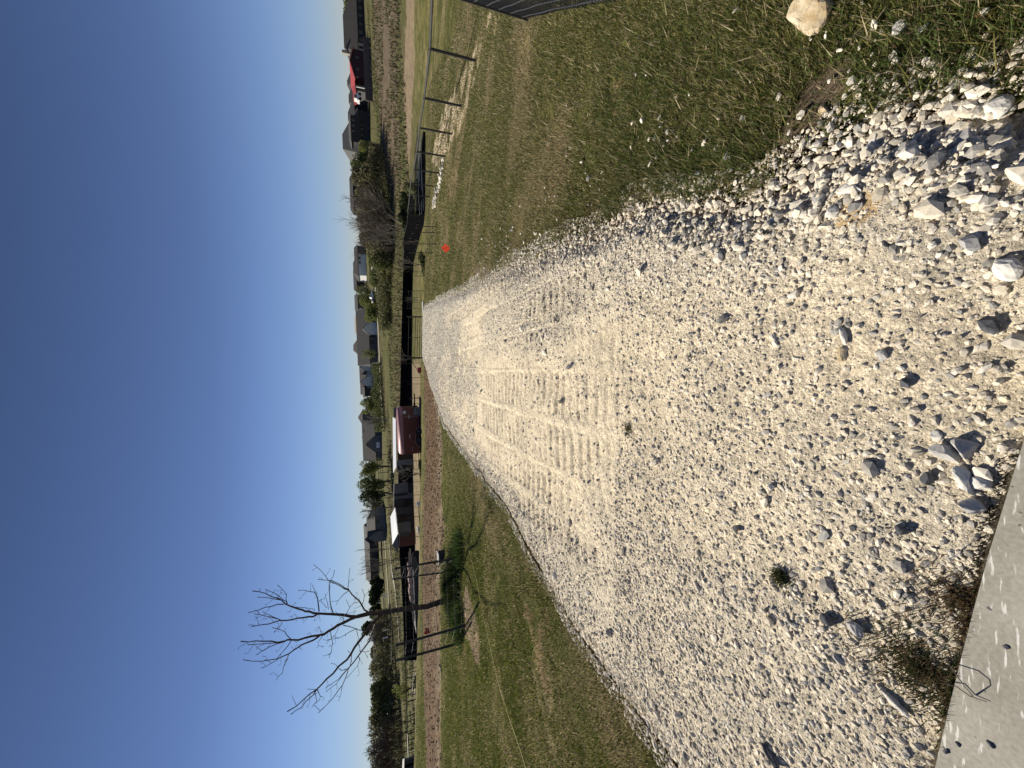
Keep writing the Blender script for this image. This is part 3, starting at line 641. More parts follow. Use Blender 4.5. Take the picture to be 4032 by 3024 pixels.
# ---------------------------------------------------------------- near fence panel (vertical bars)
def gz1(x,y):return float(GZ(x,y))
c0=G(2089,75);c1=G(2560,-15);c0=Vector((c0[0],c0[1],c0[2]+.02))
d1=Vector((c1[0]-c0[0],c1[1]-c0[1],0));d1.normalize()
fp=empty('fence_panel',c0,'black barred wire fence panel closest to the camera at the right','fence panel')
HT=1.25
mb=MB()
for i in range(46):
    p=c0+d1*(.062*i);z=gz1(p.x,p.y)+.03
    mb.tube([(p.x,p.y,z),(p.x,p.y,z+HT)],.0032,5)
b=mb.build('bar',M['darkmesh'],fp,local=c0)
b['kind']='stuff'
for j in range(9):
    z=.06+j*.145
    mb=MB();pts=[c0+d1*(.062*i)+Vector((0,0,0)) for i in range(0,46,5)]
    mb.tube([(p.x,p.y,gz1(p.x,p.y)+.03+z) for p in pts],.004,5);mb.build('cross_wire',M['darkmesh'],fp,local=c0)
mb=MB()
for j in range(9):
    for i in range(46):
        p=c0+d1*(.062*i);z=gz1(p.x,p.y)+.09+j*.145;mb.box((p.x-.0045,p.y-.0045,z-.0045),(p.x+.0045,p.y+.0045,z+.0045))
w_=mb.build('weld_clip',M['weld'],fp,local=c0);w_['kind']='stuff'
mb=MB();p=c0+d1*(.062*45)
mb.tube([(c0.x,c0.y,c0.z+HT+.02),(p.x,p.y,gz1(p.x,p.y)+.05+HT)],.02,8);mb.build('top_rail',M['black'],fp,local=c0)
mb=MB();mb.tube([(c0.x+.01,c0.y+.03,c0.z-.1),(c0.x+.01,c0.y+.03,c0.z+HT+.03)],.012,8);mb.build('post',M['black'],fp,local=c0)
# second leg of the panel going away to the pasture fence
# ---------------------------------------------------------------- right pasture fence
P_=lambda x,y,X0,Y0,s=3.16:(X0+x/s,Y0+y/s)
rp=[(P_(1243,650,1300,0),P_(1815,755,1300,0)),(P_(1172,1240,1300,0),P_(1648,1322,1300,0)),(P_(1115,188,1300,450),P_(1520,245,1300,450)),
 (P_(1078,478,1300,450),P_(1437,525,1300,450)),(P_(1040,692,1300,450),P_(1352,733,1300,450)),(P_(1003,862,1300,450),P_(1285,895,1300,450)),
 (P_(990,998,1300,450),P_(1247,1028,1300,450)),(P_(978,1120,1300,450),P_(1200,1138,1300,450)),(P_(965,1215,1300,450),P_(1172,1228,1300,450))]
fr=empty('pipe_fence',(8.6,9.8,-1.4),'black pipe and wire fence running along the right of the lawn','fence')
fl=Vector((8.6,9.8,-1.4))
tops=[]
def postobj(parent,a,b,r,local,m=None,name='post',n=8):
    mb=MB();mb.tube([a,b],r,n);return mb.build(name,m or M['black'],parent,local=local)
first=None
for t,bq in rp:
    g=G(*bq);tp=AT(t[0],t[1],g[1]);tp=Vector((g[0],g[1],tp[2]));tops.append(tp)
    postobj(fr,(g[0],g[1],g[2]-.15),(g[0],g[1],tp.z+.03),.034,fl)
e0=tops[0]+(tops[0]-tops[1])*1.0;e0.z=tops[0].z+.28
ex=tops[0]+(tops[0]-tops[1])*2.4;ex.z=e0.z+.3
# far extension towards the corner
d_=tops[-1]-tops[-2];far=[tops[-1]+d_*k for k in (1,2,3)]
for p in far:
    p.z=float(H(p.x,p.y))+1.2;postobj(fr,(p.x,p.y,p.z-1.4),(p.x,p.y,p.z+.03),.034,fl)
rail=[ex,e0]+tops+far
for i in range(len(rail)-1):
    mb=MB();mb.tube([rail[i],rail[i+1]],.028,8);mb.build('top_rail',M['greyrail'],fr,local=fl)
for p in (e0,ex):postobj(fr,(p.x,p.y,p.z-1.4),(p.x,p.y,p.z+.03),.034,fl)
mb=MB()
def wstrip(mb,a,b,r=.0022):mb.tube([a,b],r,3,cap=False)
for i in range(len(rail)-4):
    a,b=rail[i],rail[i+1];L_=(b-a).length;za=a.z-1.17;zb=b.z-1.17
    for k in range(8):
        f=k/8;wstrip(mb,(a.x,a.y,a.z-.03-(a.z-.03-za)*f),(b.x,b.y,b.z-.03-(b.z-.03-zb)*f),.0016)
    nv=int(L_/.10)
    for k in range(nv):
        f=k/nv;p=a.lerp(b,f);wstrip(mb,(p.x,p.y,p.z-.02),(p.x,p.y,p.z-1.17),.0012)
o=mb.build('wire_mesh',M['mesh'],fr,local=fl);o['kind']='stuff'
# ---------------------------------------------------------------- leaf crowns / bare trees
def crown(name,parent,c,rx,ry,rz,n,leaf,cols,lobes=7,seed=0,m=None,shell=.55,flat=1):
    g=np.random.default_rng(seed);lb=[(g.uniform(-.62,.62,3)*np.array([rx,ry,rz]),g.uniform(.36,.56)) for _ in range(lobes)]
    P=[];Q=[]
    for i in range(n):
        lc,ls=lb[g.integers(lobes)];d=g.normal(0,1,3);d/=np.linalg.norm(d);r=g.uniform(shell,1.06)**.7
        P.append(lc+d*r*ls*np.array([rx,ry,rz]));Q.append(d)
    P=np.array(P);P[:,2]=np.maximum(P[:,2],-rz*.98)
    a=g.normal(0,1,(n,3));a/=np.linalg.norm(a,axis=1)[:,None];b=np.cross(a,g.normal(0,1,(n,3)));b/=np.linalg.norm(b,axis=1)[:,None]
    s=(leaf*g.uniform(.5,1.4,n))[:,None]
    V=np.empty((n,4,3));V[:,0]=P-a*s*.5;V[:,1]=P+b*s*.35;V[:,2]=P+a*s*.5;V[:,3]=P-b*s*.35
    V+=np.array(c)
    u=g.random(n);col=np.array(cols[0])[None]*(1-u[:,None])+np.array(cols[1])[None]*u[:,None];col=col*g.uniform(.65,1.35,(n,1))
    cl=fbm(P[:,0]*1.3/max(rx,.1)*2+seed,P[:,2]*2.6/max(rz,.1)+seed,3,seed);col=col*(.65+.8*cl[:,None])
    return npmesh(name,V.reshape(-1,3),np.arange(n*4).reshape(-1,4),np.repeat(col,4,0),m or M['leaf'],parent)
RMIN=[.003]
def branch(mb,p,d,L_,r,depth,rnd,seg=4,spread=.55,nchild=3,up=.12,sides=4,shrink=.68,start=.3):
    pts=[p.copy()];q=p.copy();dd=d.copy()
    for i in range(seg):
        dd=(dd+Vector((rnd.gauss(0,.11),rnd.gauss(0,.11),rnd.gauss(0,.08)+up*.25))).normalized();q=q+dd*(L_/seg);pts.append(q.copy())
    mb.tube(pts,[r*(1-.6*i/seg) for i in range(seg+1)],sides if depth>1 else 3,cap=False)
    if depth<=0:return
    for k in range(nchild):
        t=start+(1-start)*(k+rnd.random())/nchild;i=min(int(t*seg),seg-1);f=t*seg-i
        s=pts[i].lerp(pts[i+1],f);ax=(pts[i+1]-pts[i]).normalized()
        o_=ax.orthogonal().normalized();o_.rotate(Matrix.Rotation(rnd.uniform(0,6.28),3,ax))
        nd=(ax*math.cos(spread)+o_*math.sin(spread)*rnd.uniform(.7,1.3)).normalized();nd.z+=up;nd.normalize()
        branch(mb,s,nd,L_*shrink*rnd.uniform(.75,1.15),max(r*(1-.6*t)*.62,RMIN[0]),depth-1,rnd,seg,spread,nchild,up,sides,shrink,start)
def tree_at(label,py,pxt,pxb,hw,Y,kind='leafy',seed=0,group=None,n=1300,cols=((.05,.075,.02),(.11,.13,.035)),leaf=None,name='tree',cat='tree',trunkf=.25,stems=1,depth=4,spread=.5,m=None,tw=None,nchild=3):
    b=AT(pxb,py,Y);t=AT(pxt,py,Y);x,y=b[0],Y;zg=float(H(x,y));z0=b[2] if abs(b[2]-zg)<1.2 else zg
    z0=min(z0,zg+.3);h=t[2]-z0;w_=abs(AT(pxb,py-hw,Y)[0]-AT(pxb,py+hw,Y)[0])/2
    e=empty(name,(x,y,z0-.1),label,cat,group)
    if kind=='leafy':
        rnd=random.Random(seed);mb=MB();r=max(.06,h*.028)
        mb.tube([(0,0,-.3),(rnd.gauss(0,.05)*h,0,h*.2),(rnd.gauss(0,.05)*h,0,h*.55)],[r*1.4,r,r*.5],7)
        for k in range(5):
            a=k*1.26+rnd.random();mb.tube([(0,0,h*(.16+.06*k)),(math.cos(a)*w_*.35,math.sin(a)*w_*.35,h*(.4+.08*k)),(math.cos(a)*w_*.6,math.sin(a)*w_*.6,h*(.55+.08*k))],[r*.6,r*.35,r*.15],5)
        mb.build('trunk',M['bark'],e)
        tz=h*trunkf;crown('crown',e,(0,0,(tz+h)/2),w_*1.0,w_*.9,(h-tz)/2,int(n*1.5),leaf or max(w_*.12,.12),cols,seed=seed,lobes=13)
    else:
        RMIN[0]=.00042*Y;rnd=random.Random(seed);mt=MB();mb=MB();r=tw or max(.05,h*.02)
        for k in range(stems):
            a=6.28*k/max(stems,1)+rnd.random();tl=0 if stems==1 else .32
            d=Vector((math.cos(a)*math.sin(tl),math.sin(a)*math.sin(tl)*.8,math.cos(tl)))
            L0=h*(.45 if stems==1 else .5)
            if stems==1:
                mt.tube([(0,0,-.2),(0,0,h*.12),(rnd.gauss(0,.02)*h,0,h*.28)],[r*1.3,r,r*.85],7)
                for j in range(4):
                    a2=j*1.57+rnd.random();d2=Vector((math.cos(a2)*.55,math.sin(a2)*.55,1)).normalized()
                    branch(mb,Vector((0,0,h*(.18+.03*j))),d2,L0,r*.6,depth,rnd,spread=spread,nchild=nchild)
            else:
                mt.tube([(0,0,-.2),tuple(d*h*.15)],[r,r*.8],6);branch(mb,d*h*.13,d,L0,r*.75,depth,rnd,spread=spread,nchild=nchild)
        zz=max(v[2] for v in mb.v);xx=sorted(abs(v[0]) for v in mb.v)[int(len(mb.v)*.985)]
        kx,kz=w_/xx,h/zz
        for q in (mt,mb):q.v=[(a*kx,b_*kx,c_*kz) for a,b_,c_ in q.v]
        mt.build('trunk',m or M['bark'],e);mb.build('branches',m or M['bark'],e)
    return e
# ---------------------------------------------------------------- the young tree left of the drive
BX=lambda L:[(900+x/2.0743,2100+y/2.0743) for x,y in L]
TB=G(1782,2362);TY=TB[1]
br=[ # polyline (zoom coords), r0, r1, depth slope
 ([(1735,540),(1728,560),(1620,598),(1452,615),(1350,632),(1250,650),(1150,655),(1050,680)],.080,.048,0),
 ([(1050,680),(930,665),(840,660),(740,655),(660,638),(600,625),(520,600),(460,575),(400,530),(300,490),(195,470)],.045,.010,.35),
 ([(1050,680),(940,730),(860,775),(780,825),(740,832),(620,855),(520,870),(460,880),(350,880),(220,878),(100,882)],.047,.010,-.25),
 ([(1250,660),(1150,760),(1060,890),(1000,985),(900,1085),(800,1190),(720,1275),(620,1350),(480,1455)],.045,.009,-.45),
 ([(1150,650),(1090,590),(1040,530),(980,460),(930,430),(840,385),(730,375)],.03,.009,.5),
 ([(460,575),(430,545),(310,525),(235,520)],.016,.007,.2),([(480,575),(455,550),(370,485),(300,458)],.015,.007,-.3),([(475,575),(475,500),(400,420)],.013,.006,.4),
 ([(450,580),(340,600),(250,625),(160,648)],.018,.008,-.2),([(740,655),(690,680),(600,690),(520,705),(420,710),(330,740),(250,750),(185,760)],.03,.009,-.35),
 ([(420,705),(350,675),(280,640)],.012,.006,.2),([(400,700),(300,675),(205,658)],.013,.007,.35),([(440,720),(400,770),(370,812)],.010,.005,-.3),
 ([(740,640),(725,520),(700,480),(640,470),(570,468)],.02,.007,.5),([(725,495),(685,420)],.01,.005,.2),([(855,650),(830,570),(825,400),(865,300)],.018,.006,-.4),
 ([(540,602),(620,608),(700,620)],.01,.006,.3),([(460,885),(300,900),(155,910)],.014,.007,.3),([(440,890),(330,930),(225,995)],.014,.006,-.3),
 ([(740,840),(650,890),(570,930),(490,985),(400,1025),(270,1045),(120,1033)],.028,.008,.35),([(400,1030),(350,1060),(265,1100)],.011,.006,-.2),
 ([(490,985),(460,1060),(440,1140),(390,1200)],.014,.006,.3),([(510,880),(450,960),(400,1020)],.012,.007,.2),([(510,865),(460,805),(355,770)],.013,.006,-.4),
 ([(720,1275),(680,1330),(600,1420),(510,1478)],.016,.007,.3),([(725,1270),(750,1330),(710,1390)],.010,.005,-.3),([(700,1290),(720,1370),(680,1420)],.010,.005,.2),
 ([(1200,740),(1150,880),(1060,1000),(980,1100),(930,1240),(850,1350),(735,1465)],.028,.008,.4),([(930,1240),(920,1300),(897,1370)],.010,.005,.2),
 ([(980,1100),(900,1190),(795,1258)],.013,.006,-.3),([(970,1110),(880,1230),(795,1295)],.012,.006,.3),([(1005,985),(1000,1050),(975,1110)],.013,.008,.1),
 ([(1060,1000),(1055,1080),(965,1185)],.011,.005,-.2),([(1060,900),(1075,960),(1150,960)],.010,.006,.2),([(980,465),(910,430),(820,390),(760,310),(695,255)],.015,.006,-.3),
 ([(980,460),(980,400),(992,280)],.013,.005,.3),([(980,470),(920,520),(878,583)],.012,.005,-.2),([(1090,585),(1110,510),(1090,455)],.011,.005,.3),
 ([(940,720),(930,690),(990,605),(1060,560)],.012,.006,-.5),([(990,605),(960,540)],.008,.004,.1),([(935,750),(1045,780),(1120,785),(1190,795)],.013,.007,-.4),
 ([(830,800),(850,900),(845,940),(820,1020)],.012,.005,-.3),([(1045,780),(950,830),(870,860),(800,880)],.010,.005,.3),([(905,745),(870,830),(800,905)],.009,.004,.3),
 ([(800,610),(760,560),(740,545)],.009,.004,.2),([(815,620),(800,540),(790,495)],.009,.004,-.2),([(900,1105),(970,1112)],.009,.006,0),([(900,1100),(835,1060)],.007,.004,.2),
 ([(1045,785),(1060,850),(1090,885)],.008,.004,.2),([(520,600),(550,560)],.008,.004,.3),([(720,1275),(640,1272)],.008,.004,.2),([(570,930),(600,955)],.007,.004,.2),([(770,835),(730,890),(722,940)],.009,.004,.3),([(765,830),(740,760),(705,800)],.008,.004,-.3),([(560,705),(550,730)],.007,.003,0),([(740,660),(750,720)],.008,.003,0),([(730,655),(700,715)],.008,.003,.1)]
et=empty('young_tree',(TB[0],TY,TB[2]),'young bare tree with forked branches left of the drive, ringed by posts','tree')
loc=TB;known=[];tm=MB();bb=MB();rnd=random.Random(4)
for bi,(L_,r0,r1,sl) in enumerate(br):
    px=BX(L_);dy0=0
    if known:
        k=min(known,key=lambda q:(q[0]-px[0][0])**2+(q[1]-px[0][1])**2);dy0=k[2]
    acc_=0;pts=[]
    if bi==0:px=[(1800,2358),(1733,2370)]+px[2:]
    for i,q in enumerate(px):
        if i:acc_+=math.hypot(q[0]-px[i-1][0],q[1]-px[i-1][1])/150
        Yd=TY+dy0+sl*acc_+(rnd.gauss(0,.02) if i and bi else 0);p=AT(q[0],q[1],Yd);pts.append(tuple(p));known.append((q[0],q[1],Yd-TY))
    # densify for slight crookedness
    dp=[]
    for i in range(len(pts)-1):
        a,b_=Vector(pts[i]),Vector(pts[i+1]);k=2 if bi else 1
        for j in range(k):
            p=a.lerp(b_,j/k)
            if j:p+=Vector((rnd.gauss(0,.012),rnd.gauss(0,.012),rnd.gauss(0,.012)))
            dp.append(tuple(p))
    dp.append(pts[-1]);n_=len(dp)
    rads=[(r0+(r1-r0)*i/(n_-1))*(.86 if bi==0 else .68) for i in range(n_)]
    if bi: rads[-1]*=1.5   # swollen bud
    (tm if bi==0 else bb).tube(dp,rads,8 if r0>.03 else 5)
    if bi:
        for i in range(2,n_-1):
            if rnd.random()<.6:
                p=Vector(dp[i]);dd=(Vector(dp[i+1])-p).normalized();o_=dd.orthogonal();o_.rotate(Matrix.Rotation(rnd.uniform(0,6.3),3,dd))
                q=p+(dd*.6+o_).normalized()*rnd.uniform(.06,.22);q2=q+Vector((rnd.gauss(0,.03),rnd.gauss(0,.03),rnd.uniform(0,.06)))
                bb.tube([p,q,q2],[.0042,.0028,.005],4)
tm.build('trunk',M['bark'],et,local=loc,smooth=True);bb.build('branches',M['bark'],et,local=loc)
# spare leaf buds
# leafy skirt round the trunk
def bladeclump(name,label,cx,cy,rx,ry,hh,n,cols,w0=.012,cat='plant',zf=GZ,parent=None):
    x=cx+rng.normal(0,rx,n);y=cy+rng.normal(0,ry,n);z=zf(x,y);f=np.exp(-(((x-cx)/rx/1.6)**2+((y-cy)/ry/1.6)**2))
    h_=hh*(.35+.65*f)*rng.uniform(.5,1,n);z=z+h_*rng.uniform(0,.75,n)
    c=np.array(cols[0])+(np.array(cols[1])-np.array(cols[0]))*rng.random((n,1));c=c*rng.uniform(.6,1.5,(n,1))
    o=blades(name,x,y,z,rng.uniform(.07,.16,n)*1.3,np.full(n,w0),c,lean=.98,label=label,cat=cat);del o['kind'];return o
q1=G(1836,2300);q2=G(1846,2440)
bladeclump('daylily_clump','dense dark green strappy plants skirting the foot of the young tree',TB[0]+.72,TB[1]-.62,.36,.26,.45,7500,((.016,.026,.008),(.045,.065,.017)),.015)
bladeclump('daylily_clump','smaller green strappy clump left of the young tree by the outer post',TB[0]+.30,TB[1]-1.45,.20,.18,.24,1300,((.035,.06,.018),(.09,.14,.035)),.018)
bladeclump('daylily_clump','sparse green clump spreading right of the near post',TB[0]+1.65,TB[1]-1.05,.22,.24,.22,1100,((.035,.06,.018),(.08,.12,.03)),.016)
# T posts around the tree
def tpost(parent,base,top,local,r=.022):
    b_=Vector(base);t_=Vector(top);k=b_.lerp(t_,.86)
    mb=MB();d=(t_-b_);n_=10
    mb.tube([b_-Vector((0,0,.1)),k],r,4)
    for i in range(1,n_*2):
        p=b_.lerp(k,i/(n_*2));mb.box((p.x-.008,p.y-r-.012,p.z-.012),(p.x+.008,p.y-r+.002,p.z+.012))
    o=mb.build('post',M['tpost'],parent,local=local)
    mb=MB();mb.tube([k,t_],r,4);mb.build('post_tip',M['tposttip'],o)
    return o
tg=empty('tree_guard',(TB[0],TB[1],TB[2]),'wire cage on four dark steel T posts around the young tree','tree guard');tl=Vector(TB)
tops4=[]
for t,bq,dY in (((1505,2247),(1822,2195),0),((1507,2285),(1740,2258),1),((1507,2556),(1834,2462),0),((1507,2615),(1812,2532),0)):
    if dY: b_=Vector(AT(bq[0],bq[1],10.3));b_.z=gz1(b_.x,b_.y)
    else: b_=Vector(G(*bq))
    t_=Vector(AT(t[0],t[1],b_.y));t_.x=b_.x+(t_.x-b_.x)*1.0
    tpost(tg,b_,t_,tl);tops4.append((b_,t_))
mb=MB();order=[0,1,3,2]
for i in range(4):
    (b0,t0_),(b1,t1_)=tops4[order[i]],tops4[order[(i+1)%4]]
    for k in range(11):
        f=.05+k*.085;mb.tube([b0.lerp(t0_,f),b1.lerp(t1_,f)],.0016,3,cap=False)
    nv=int((b1-b0).length/.10)
    for k in range(nv+1):
        f=k/max(nv,1);mb.tube([b0.lerp(b1,f).lerp(t0_.lerp(t1_,f),.05),b0.lerp(b1,f).lerp(t0_.lerp(t1_,f),.9)],.0014,3,cap=False)
o=mb.build('wire_mesh',M['mesh'],tg,local=tl);o['kind']='stuff'
# yellow string
mb=MB();L_=[(1757,1700),(1770,1800),(1800,1930),(1830,2080),(1862,2180),(1890,2290),(1915,2420),(1945,2550),(1975,2680),(2020,2820),(2070,2960),(2100,3060)]
pts=[];
for q in L_:
    p=G(*q);pts.append((p[0],p[1],p[2]+.05))
mb.tube(pts,.004,4);tag(mb.build('guide_string',M['yellow']),'taut yellow string stretched low across the left lawn','string')
# ---------------------------------------------------------------- orange flag
g=G(1775,978);mb=MB();s=.16
mb.poly([(0,-.01,.02),(s,.05,.16),(.02,.08,.33),(-s,.02,.17),(0,.03,.17)],[(0,1,4),(1,2,4),(2,3,4),(3,0,4)])
e=empty('marker_flag',(g[0],g[1],g[2]),'small orange-red diamond marker flag in the lawn near the gate','flag')
mb.build('flag',M['red'],e);mb=MB();mb.tube([(0,.05,-.1),(0,.05,.33)],.006,4);mb.build('stake',M['black'],e)
# ---------------------------------------------------------------- gate and left wire fence
def zb(px,py,Y):  # ground-anchored point below pixel ray at depth Y
    p=AT(px,py,Y);return Vector((p[0],Y,float(H(p[0],Y))))
GY=36.5
gl=AT(1664,1407,GY);gr=AT(1667,1250,GY)
ge=empty('field_gate',(gl[0],GY,gl[2]),'dark tubular steel farm gate closing the far end of the drive','gate');gloc=Vector((gl[0],GY,gl[2]))
gtop=AT(1608,1330,GY)[2];gbot=AT(1661,1330,GY)[2]
for i in range(6):
    z=gbot+(gtop-gbot)*[0,.16,.32,.5,.72,1][i];dz=(gl[2]-gr[2])
    mb=MB();mb.tube([(gl[0],GY,z+dz/2),(gr[0],GY,z-dz/2)],.024 if i<5 else .032,6);mb.build('rail',M['black'] if i<5 else M['greyrail'],ge,local=gloc)
for f in (0,.5,1):
    x=gl[0]+(gr[0]-gl[0])*f;mb=MB();mb.tube([(x,GY+.01,gbot),(x,GY+.01,gtop)],.026,6);mb.build('upright',M['black'],ge,local=gloc)
for nm,q,Y in (('left gate post with the brace pole leaning on it',(1655,1410),GY),('right gate post with a pale tip beside the drive end',(1667,1247),GY)):
    p=AT(q[0],q[1],Y);tp=AT(1607,q[1],Y)[2];mb=MB();mb.tube([(0,0,-.8),(0,0,tp-p[2]+.1)],.05,8);o=mb.build('gate_post',M['black']);o.location=(p[0],Y+.06,p[2]);tag(o,nm,'post')
a=AT(1612,1410,GY);b_=AT(1660,1482,GY-1);mb=MB();mb.tube([(0,0,0),tuple(Vector(b_)-Vector(a))],.03,6);o=mb.build('brace_pole',M['black']);o.location=a;tag(o,'black pole slanting from the left gate post to the ground','pole')
# concrete curb stripe by right gate post
a=AT(1669,1188,GY-2);b_=AT(1671,1243,GY-2);mb=MB();mb.box((0,-.1,-.4),(abs(b_[0]-a[0]),.25,.12));o=mb.build('white_beam',M['white']);o.location=(b_[0],GY-2,a[2]);tag(o,'long white beam lying beside the right gate post','beam')
# drum
p=AT(1660,1456,GY-.5);mb=MB();mb.lathe((-.28,0,.2),(1,0,0),[(.02,0),(.17,.005),(.17,.5),(.02,.505)],14)
o=mb.build('drum',M['redm']);o.location=(p[0],p[1],p[2]);tag(o,'small red drum lying at the foot of the slanting pole','drum')
# paddock wire fence of T posts (left of gate)
pf=empty('paddock_fence',(gl[0]-1,GY,-3),'thin wire and T post fence along the far side of the tilled bed','fence');pl=Vector((gl[0]-1,GY,-3))
pts=[]
for (py,pb,pt) in ((1430,1660,1608),(1487,1661,1622),(1512,1660,1606),(1590,1660,1606),(1815,1667,1612),(1870,1660,1615),(1950,1656,1608),(1998,1664,1560),(2035,1652,1612),(2115,1652,1575)):
    p=AT(pb,py,35);t_=AT(pt,py,35);pts.append((Vector(p),Vector(t_)));mb=MB();mb.tube([(p[0],35,p[2]-.4),(t_[0],35,t_[2])],.022,4);mb.build('post',M['tpost'],pf,local=pl)
mb=MB()
for i in range(len(pts)-1):
    if i==3:continue
    (b0,t0_),(b1,t1_)=pts[i],pts[i+1];t0b=b0+Vector((0,0,1.15));t1b=b1+Vector((0,0,1.15))
    for k in range(7):mb.tube([b0.lerp(t0b,k/6),b1.lerp(t1b,k/6)],.004,3,cap=False)
    nv=int((b1-b0).length/.35)
    for k in range(nv):f=k/max(nv,1);mb.tube([b0.lerp(b1,f),t0b.lerp(t1b,f)],.0035,3,cap=False)
o=mb.build('wire_mesh',M['darkmesh'],pf,local=pl);o['kind']='stuff'
# ---------------------------------------------------------------- black screened arena fence
sc=[(2600,1643,1592,44),(2480,1638,1590,47),(2330,1625,1583,52),(2200,1616,1574,55),(2050,1612,1570,57),(1900,1610,1568,58),(1700,1610,1572,58),(1500,1612,1577,58),(1400,1614,1579,58),(1270,1617,1582,57),(1150,1619,1585,56),(1040,1622,1588,54),(985,1626,1590,50),(960,1630,1586,47),(925,1640,1592,43),(880,1660,1602,38),(845,1672,1606,35)]
scf=empty('screened_fence',(0,56,-4),'long fence hung with solid black screening across the pasture','fence');sl_=Vector((0,56,-4))
prev=None;pp=[]
for py,pb,pt,Y in sc:
    b_=Vector(AT(pb,py,Y));t_=Vector(AT(pt,py,Y));b_.z=min(b_.z,float(H(b_.x,Y)))-.25;pp.append((b_,t_))
for i in range(len(pp)-1):
    (b0,t0_),(b1,t1_)=pp[i],pp[i+1];off=Vector((0,.03,0))
    mb=MB();mb.poly([b0,b1,t1_,t0_,b0+off,b1+off,t1_+off,t0_+off],[(0,1,2,3),(7,6,5,4),(3,2,6,7),(0,4,5,1)]);mb.build('screen_panel',M['screen'],scf,local=sl_)
for i,(b0,t0_) in enumerate(pp):
    mb=MB();mb.tube([b0+Vector((0,-.04,0)),t0_+Vector((0,-.04,.1))],.035,5);mb.build('post',M['black'],scf,local=sl_)
    if i in (0,4,5,9,10,12):
        mb=MB();mb.tube([t0_+Vector((0,-.06,-.02)),t0_+Vector((0,-.06,.16))],.04,5);mb.build('post_cap',M['tposttip'],scf,local=sl_)
mb=MB();mb.tube([p[1] for p in pp],.02,4);mb.build('top_rail',M['black'],scf,local=sl_)
# low black run with pale rails, right of the corner
lw=empty('low_screen_fence',(12,36,-2.5),'low black sheeting with loose silver rails beyond the right wire fence','fence');ll=Vector((12,36,-2.5))
q=[(845,1672,1636,35),(780,1676,1640,35),(700,1679,1644,35.5),(620,1681,1651,36),(560,1682,1658,36.5),(518,1682,1665,37)]
for i in range(len(q)-1):
    P4=[Vector(AT(q[i][1],q[i][0],q[i][3])),Vector(AT(q[i+1][1],q[i+1][0],q[i+1][3])),Vector(AT(q[i+1][2],q[i+1][0],q[i+1][3])),Vector(AT(q[i][2],q[i][0],q[i][3]))]
    o3=Vector((0,.04,0));mb=MB();mb.poly(P4+[p+o3 for p in P4],[(0,1,2,3),(7,6,5,4),(3,2,6,7),(0,4,5,1)]);mb.build('sheet',M['screen'],lw,local=ll)
for k,(a0,a1) in enumerate((((1652,845),(1650,560)),((1660,840),(1658,540)),((1648,800),(1646,600)),((1668,830),(1652,530)),((1642,700),(1665,518)))):
    a=Vector(AT(a0[0],a0[1],34.8));b_=Vector(AT(a1[0],a1[1],36.2));mb=MB();mb.tube([a,b_],.022,5);mb.build('rail',M['tposttip'],lw,local=ll)
for k in range(12):
    py=770+k*7;a=Vector(AT(1640,py,35));b_=Vector(AT(1610,py,35));mb=MB();mb.tube([a,b_],.02,4);mb.build('bar',M['black'],lw,local=ll)
# tree cages near gate
def cage(label,q,Y,name='tree_cage'):
    e=empty(name,AT(q[0][1],q[0][0],Y),label,'tree guard');l_=e.location.copy();P2=[]
    for py,pb,pt,dy in q:
        b_=Vector(AT(pb,py,Y+dy));t_=Vector(AT(pt,py,Y+dy));mb=MB();mb.tube([b_-Vector((0,0,.3)),b_.lerp(t_,.88)],.02,4);o=mb.build('post',M['tpost'],e,local=l_)
        mb=MB();mb.tube([b_.lerp(t_,.88),t_],.022,4);mb.build('post_tip',M['weld'],o);P2.append((b_,t_))
    mb=MB()
    for i in range(len(P2)):
        (b0,t0_),(b1,t1_)=P2[i],P2[(i+1)%len(P2)]
        for k in range(6):mb.tube([b0.lerp(t0_,k*.15),b1.lerp(t1_,k*.15)],.003,3,cap=False)
    o=mb.build('wire',M['darkmesh'],e,local=l_);o['kind']='stuff';return e
cage('T post cage around the small bare tree nearest the orange flag',[(892,1765,1650,0),(915,1750,1640,1.2),(960,1752,1608,0),(995,1748,1590,1.2)],18.5)
cage('T post cage around the bushy sapling behind the flag',[(1007,1668,1618,0),(1017,1700,1622,-1.5),(1070,1665,1620,0),(1087,1695,1622,-1.5)],30)
cage('T post cage holding a thin pale sapling right of the gate',[(1145,1668,1592,0),(1172,1640,1592,2),(1190,1643,1594,2),(1214,1637,1592,2)],34)
cage('T post cage around the shrub left of the red trailer',[(1815,1684,1612,0),(1848,1660,1612,2),(1870,1660,1612,2),(1898,1676,1620,0)],31)
cage('leaning T post cage on the far left behind the bed',[(2645,1665,1616,0),(2688,1660,1608,1.5),(2700,1643,1612,2),(2735,1665,1607,0)],28)
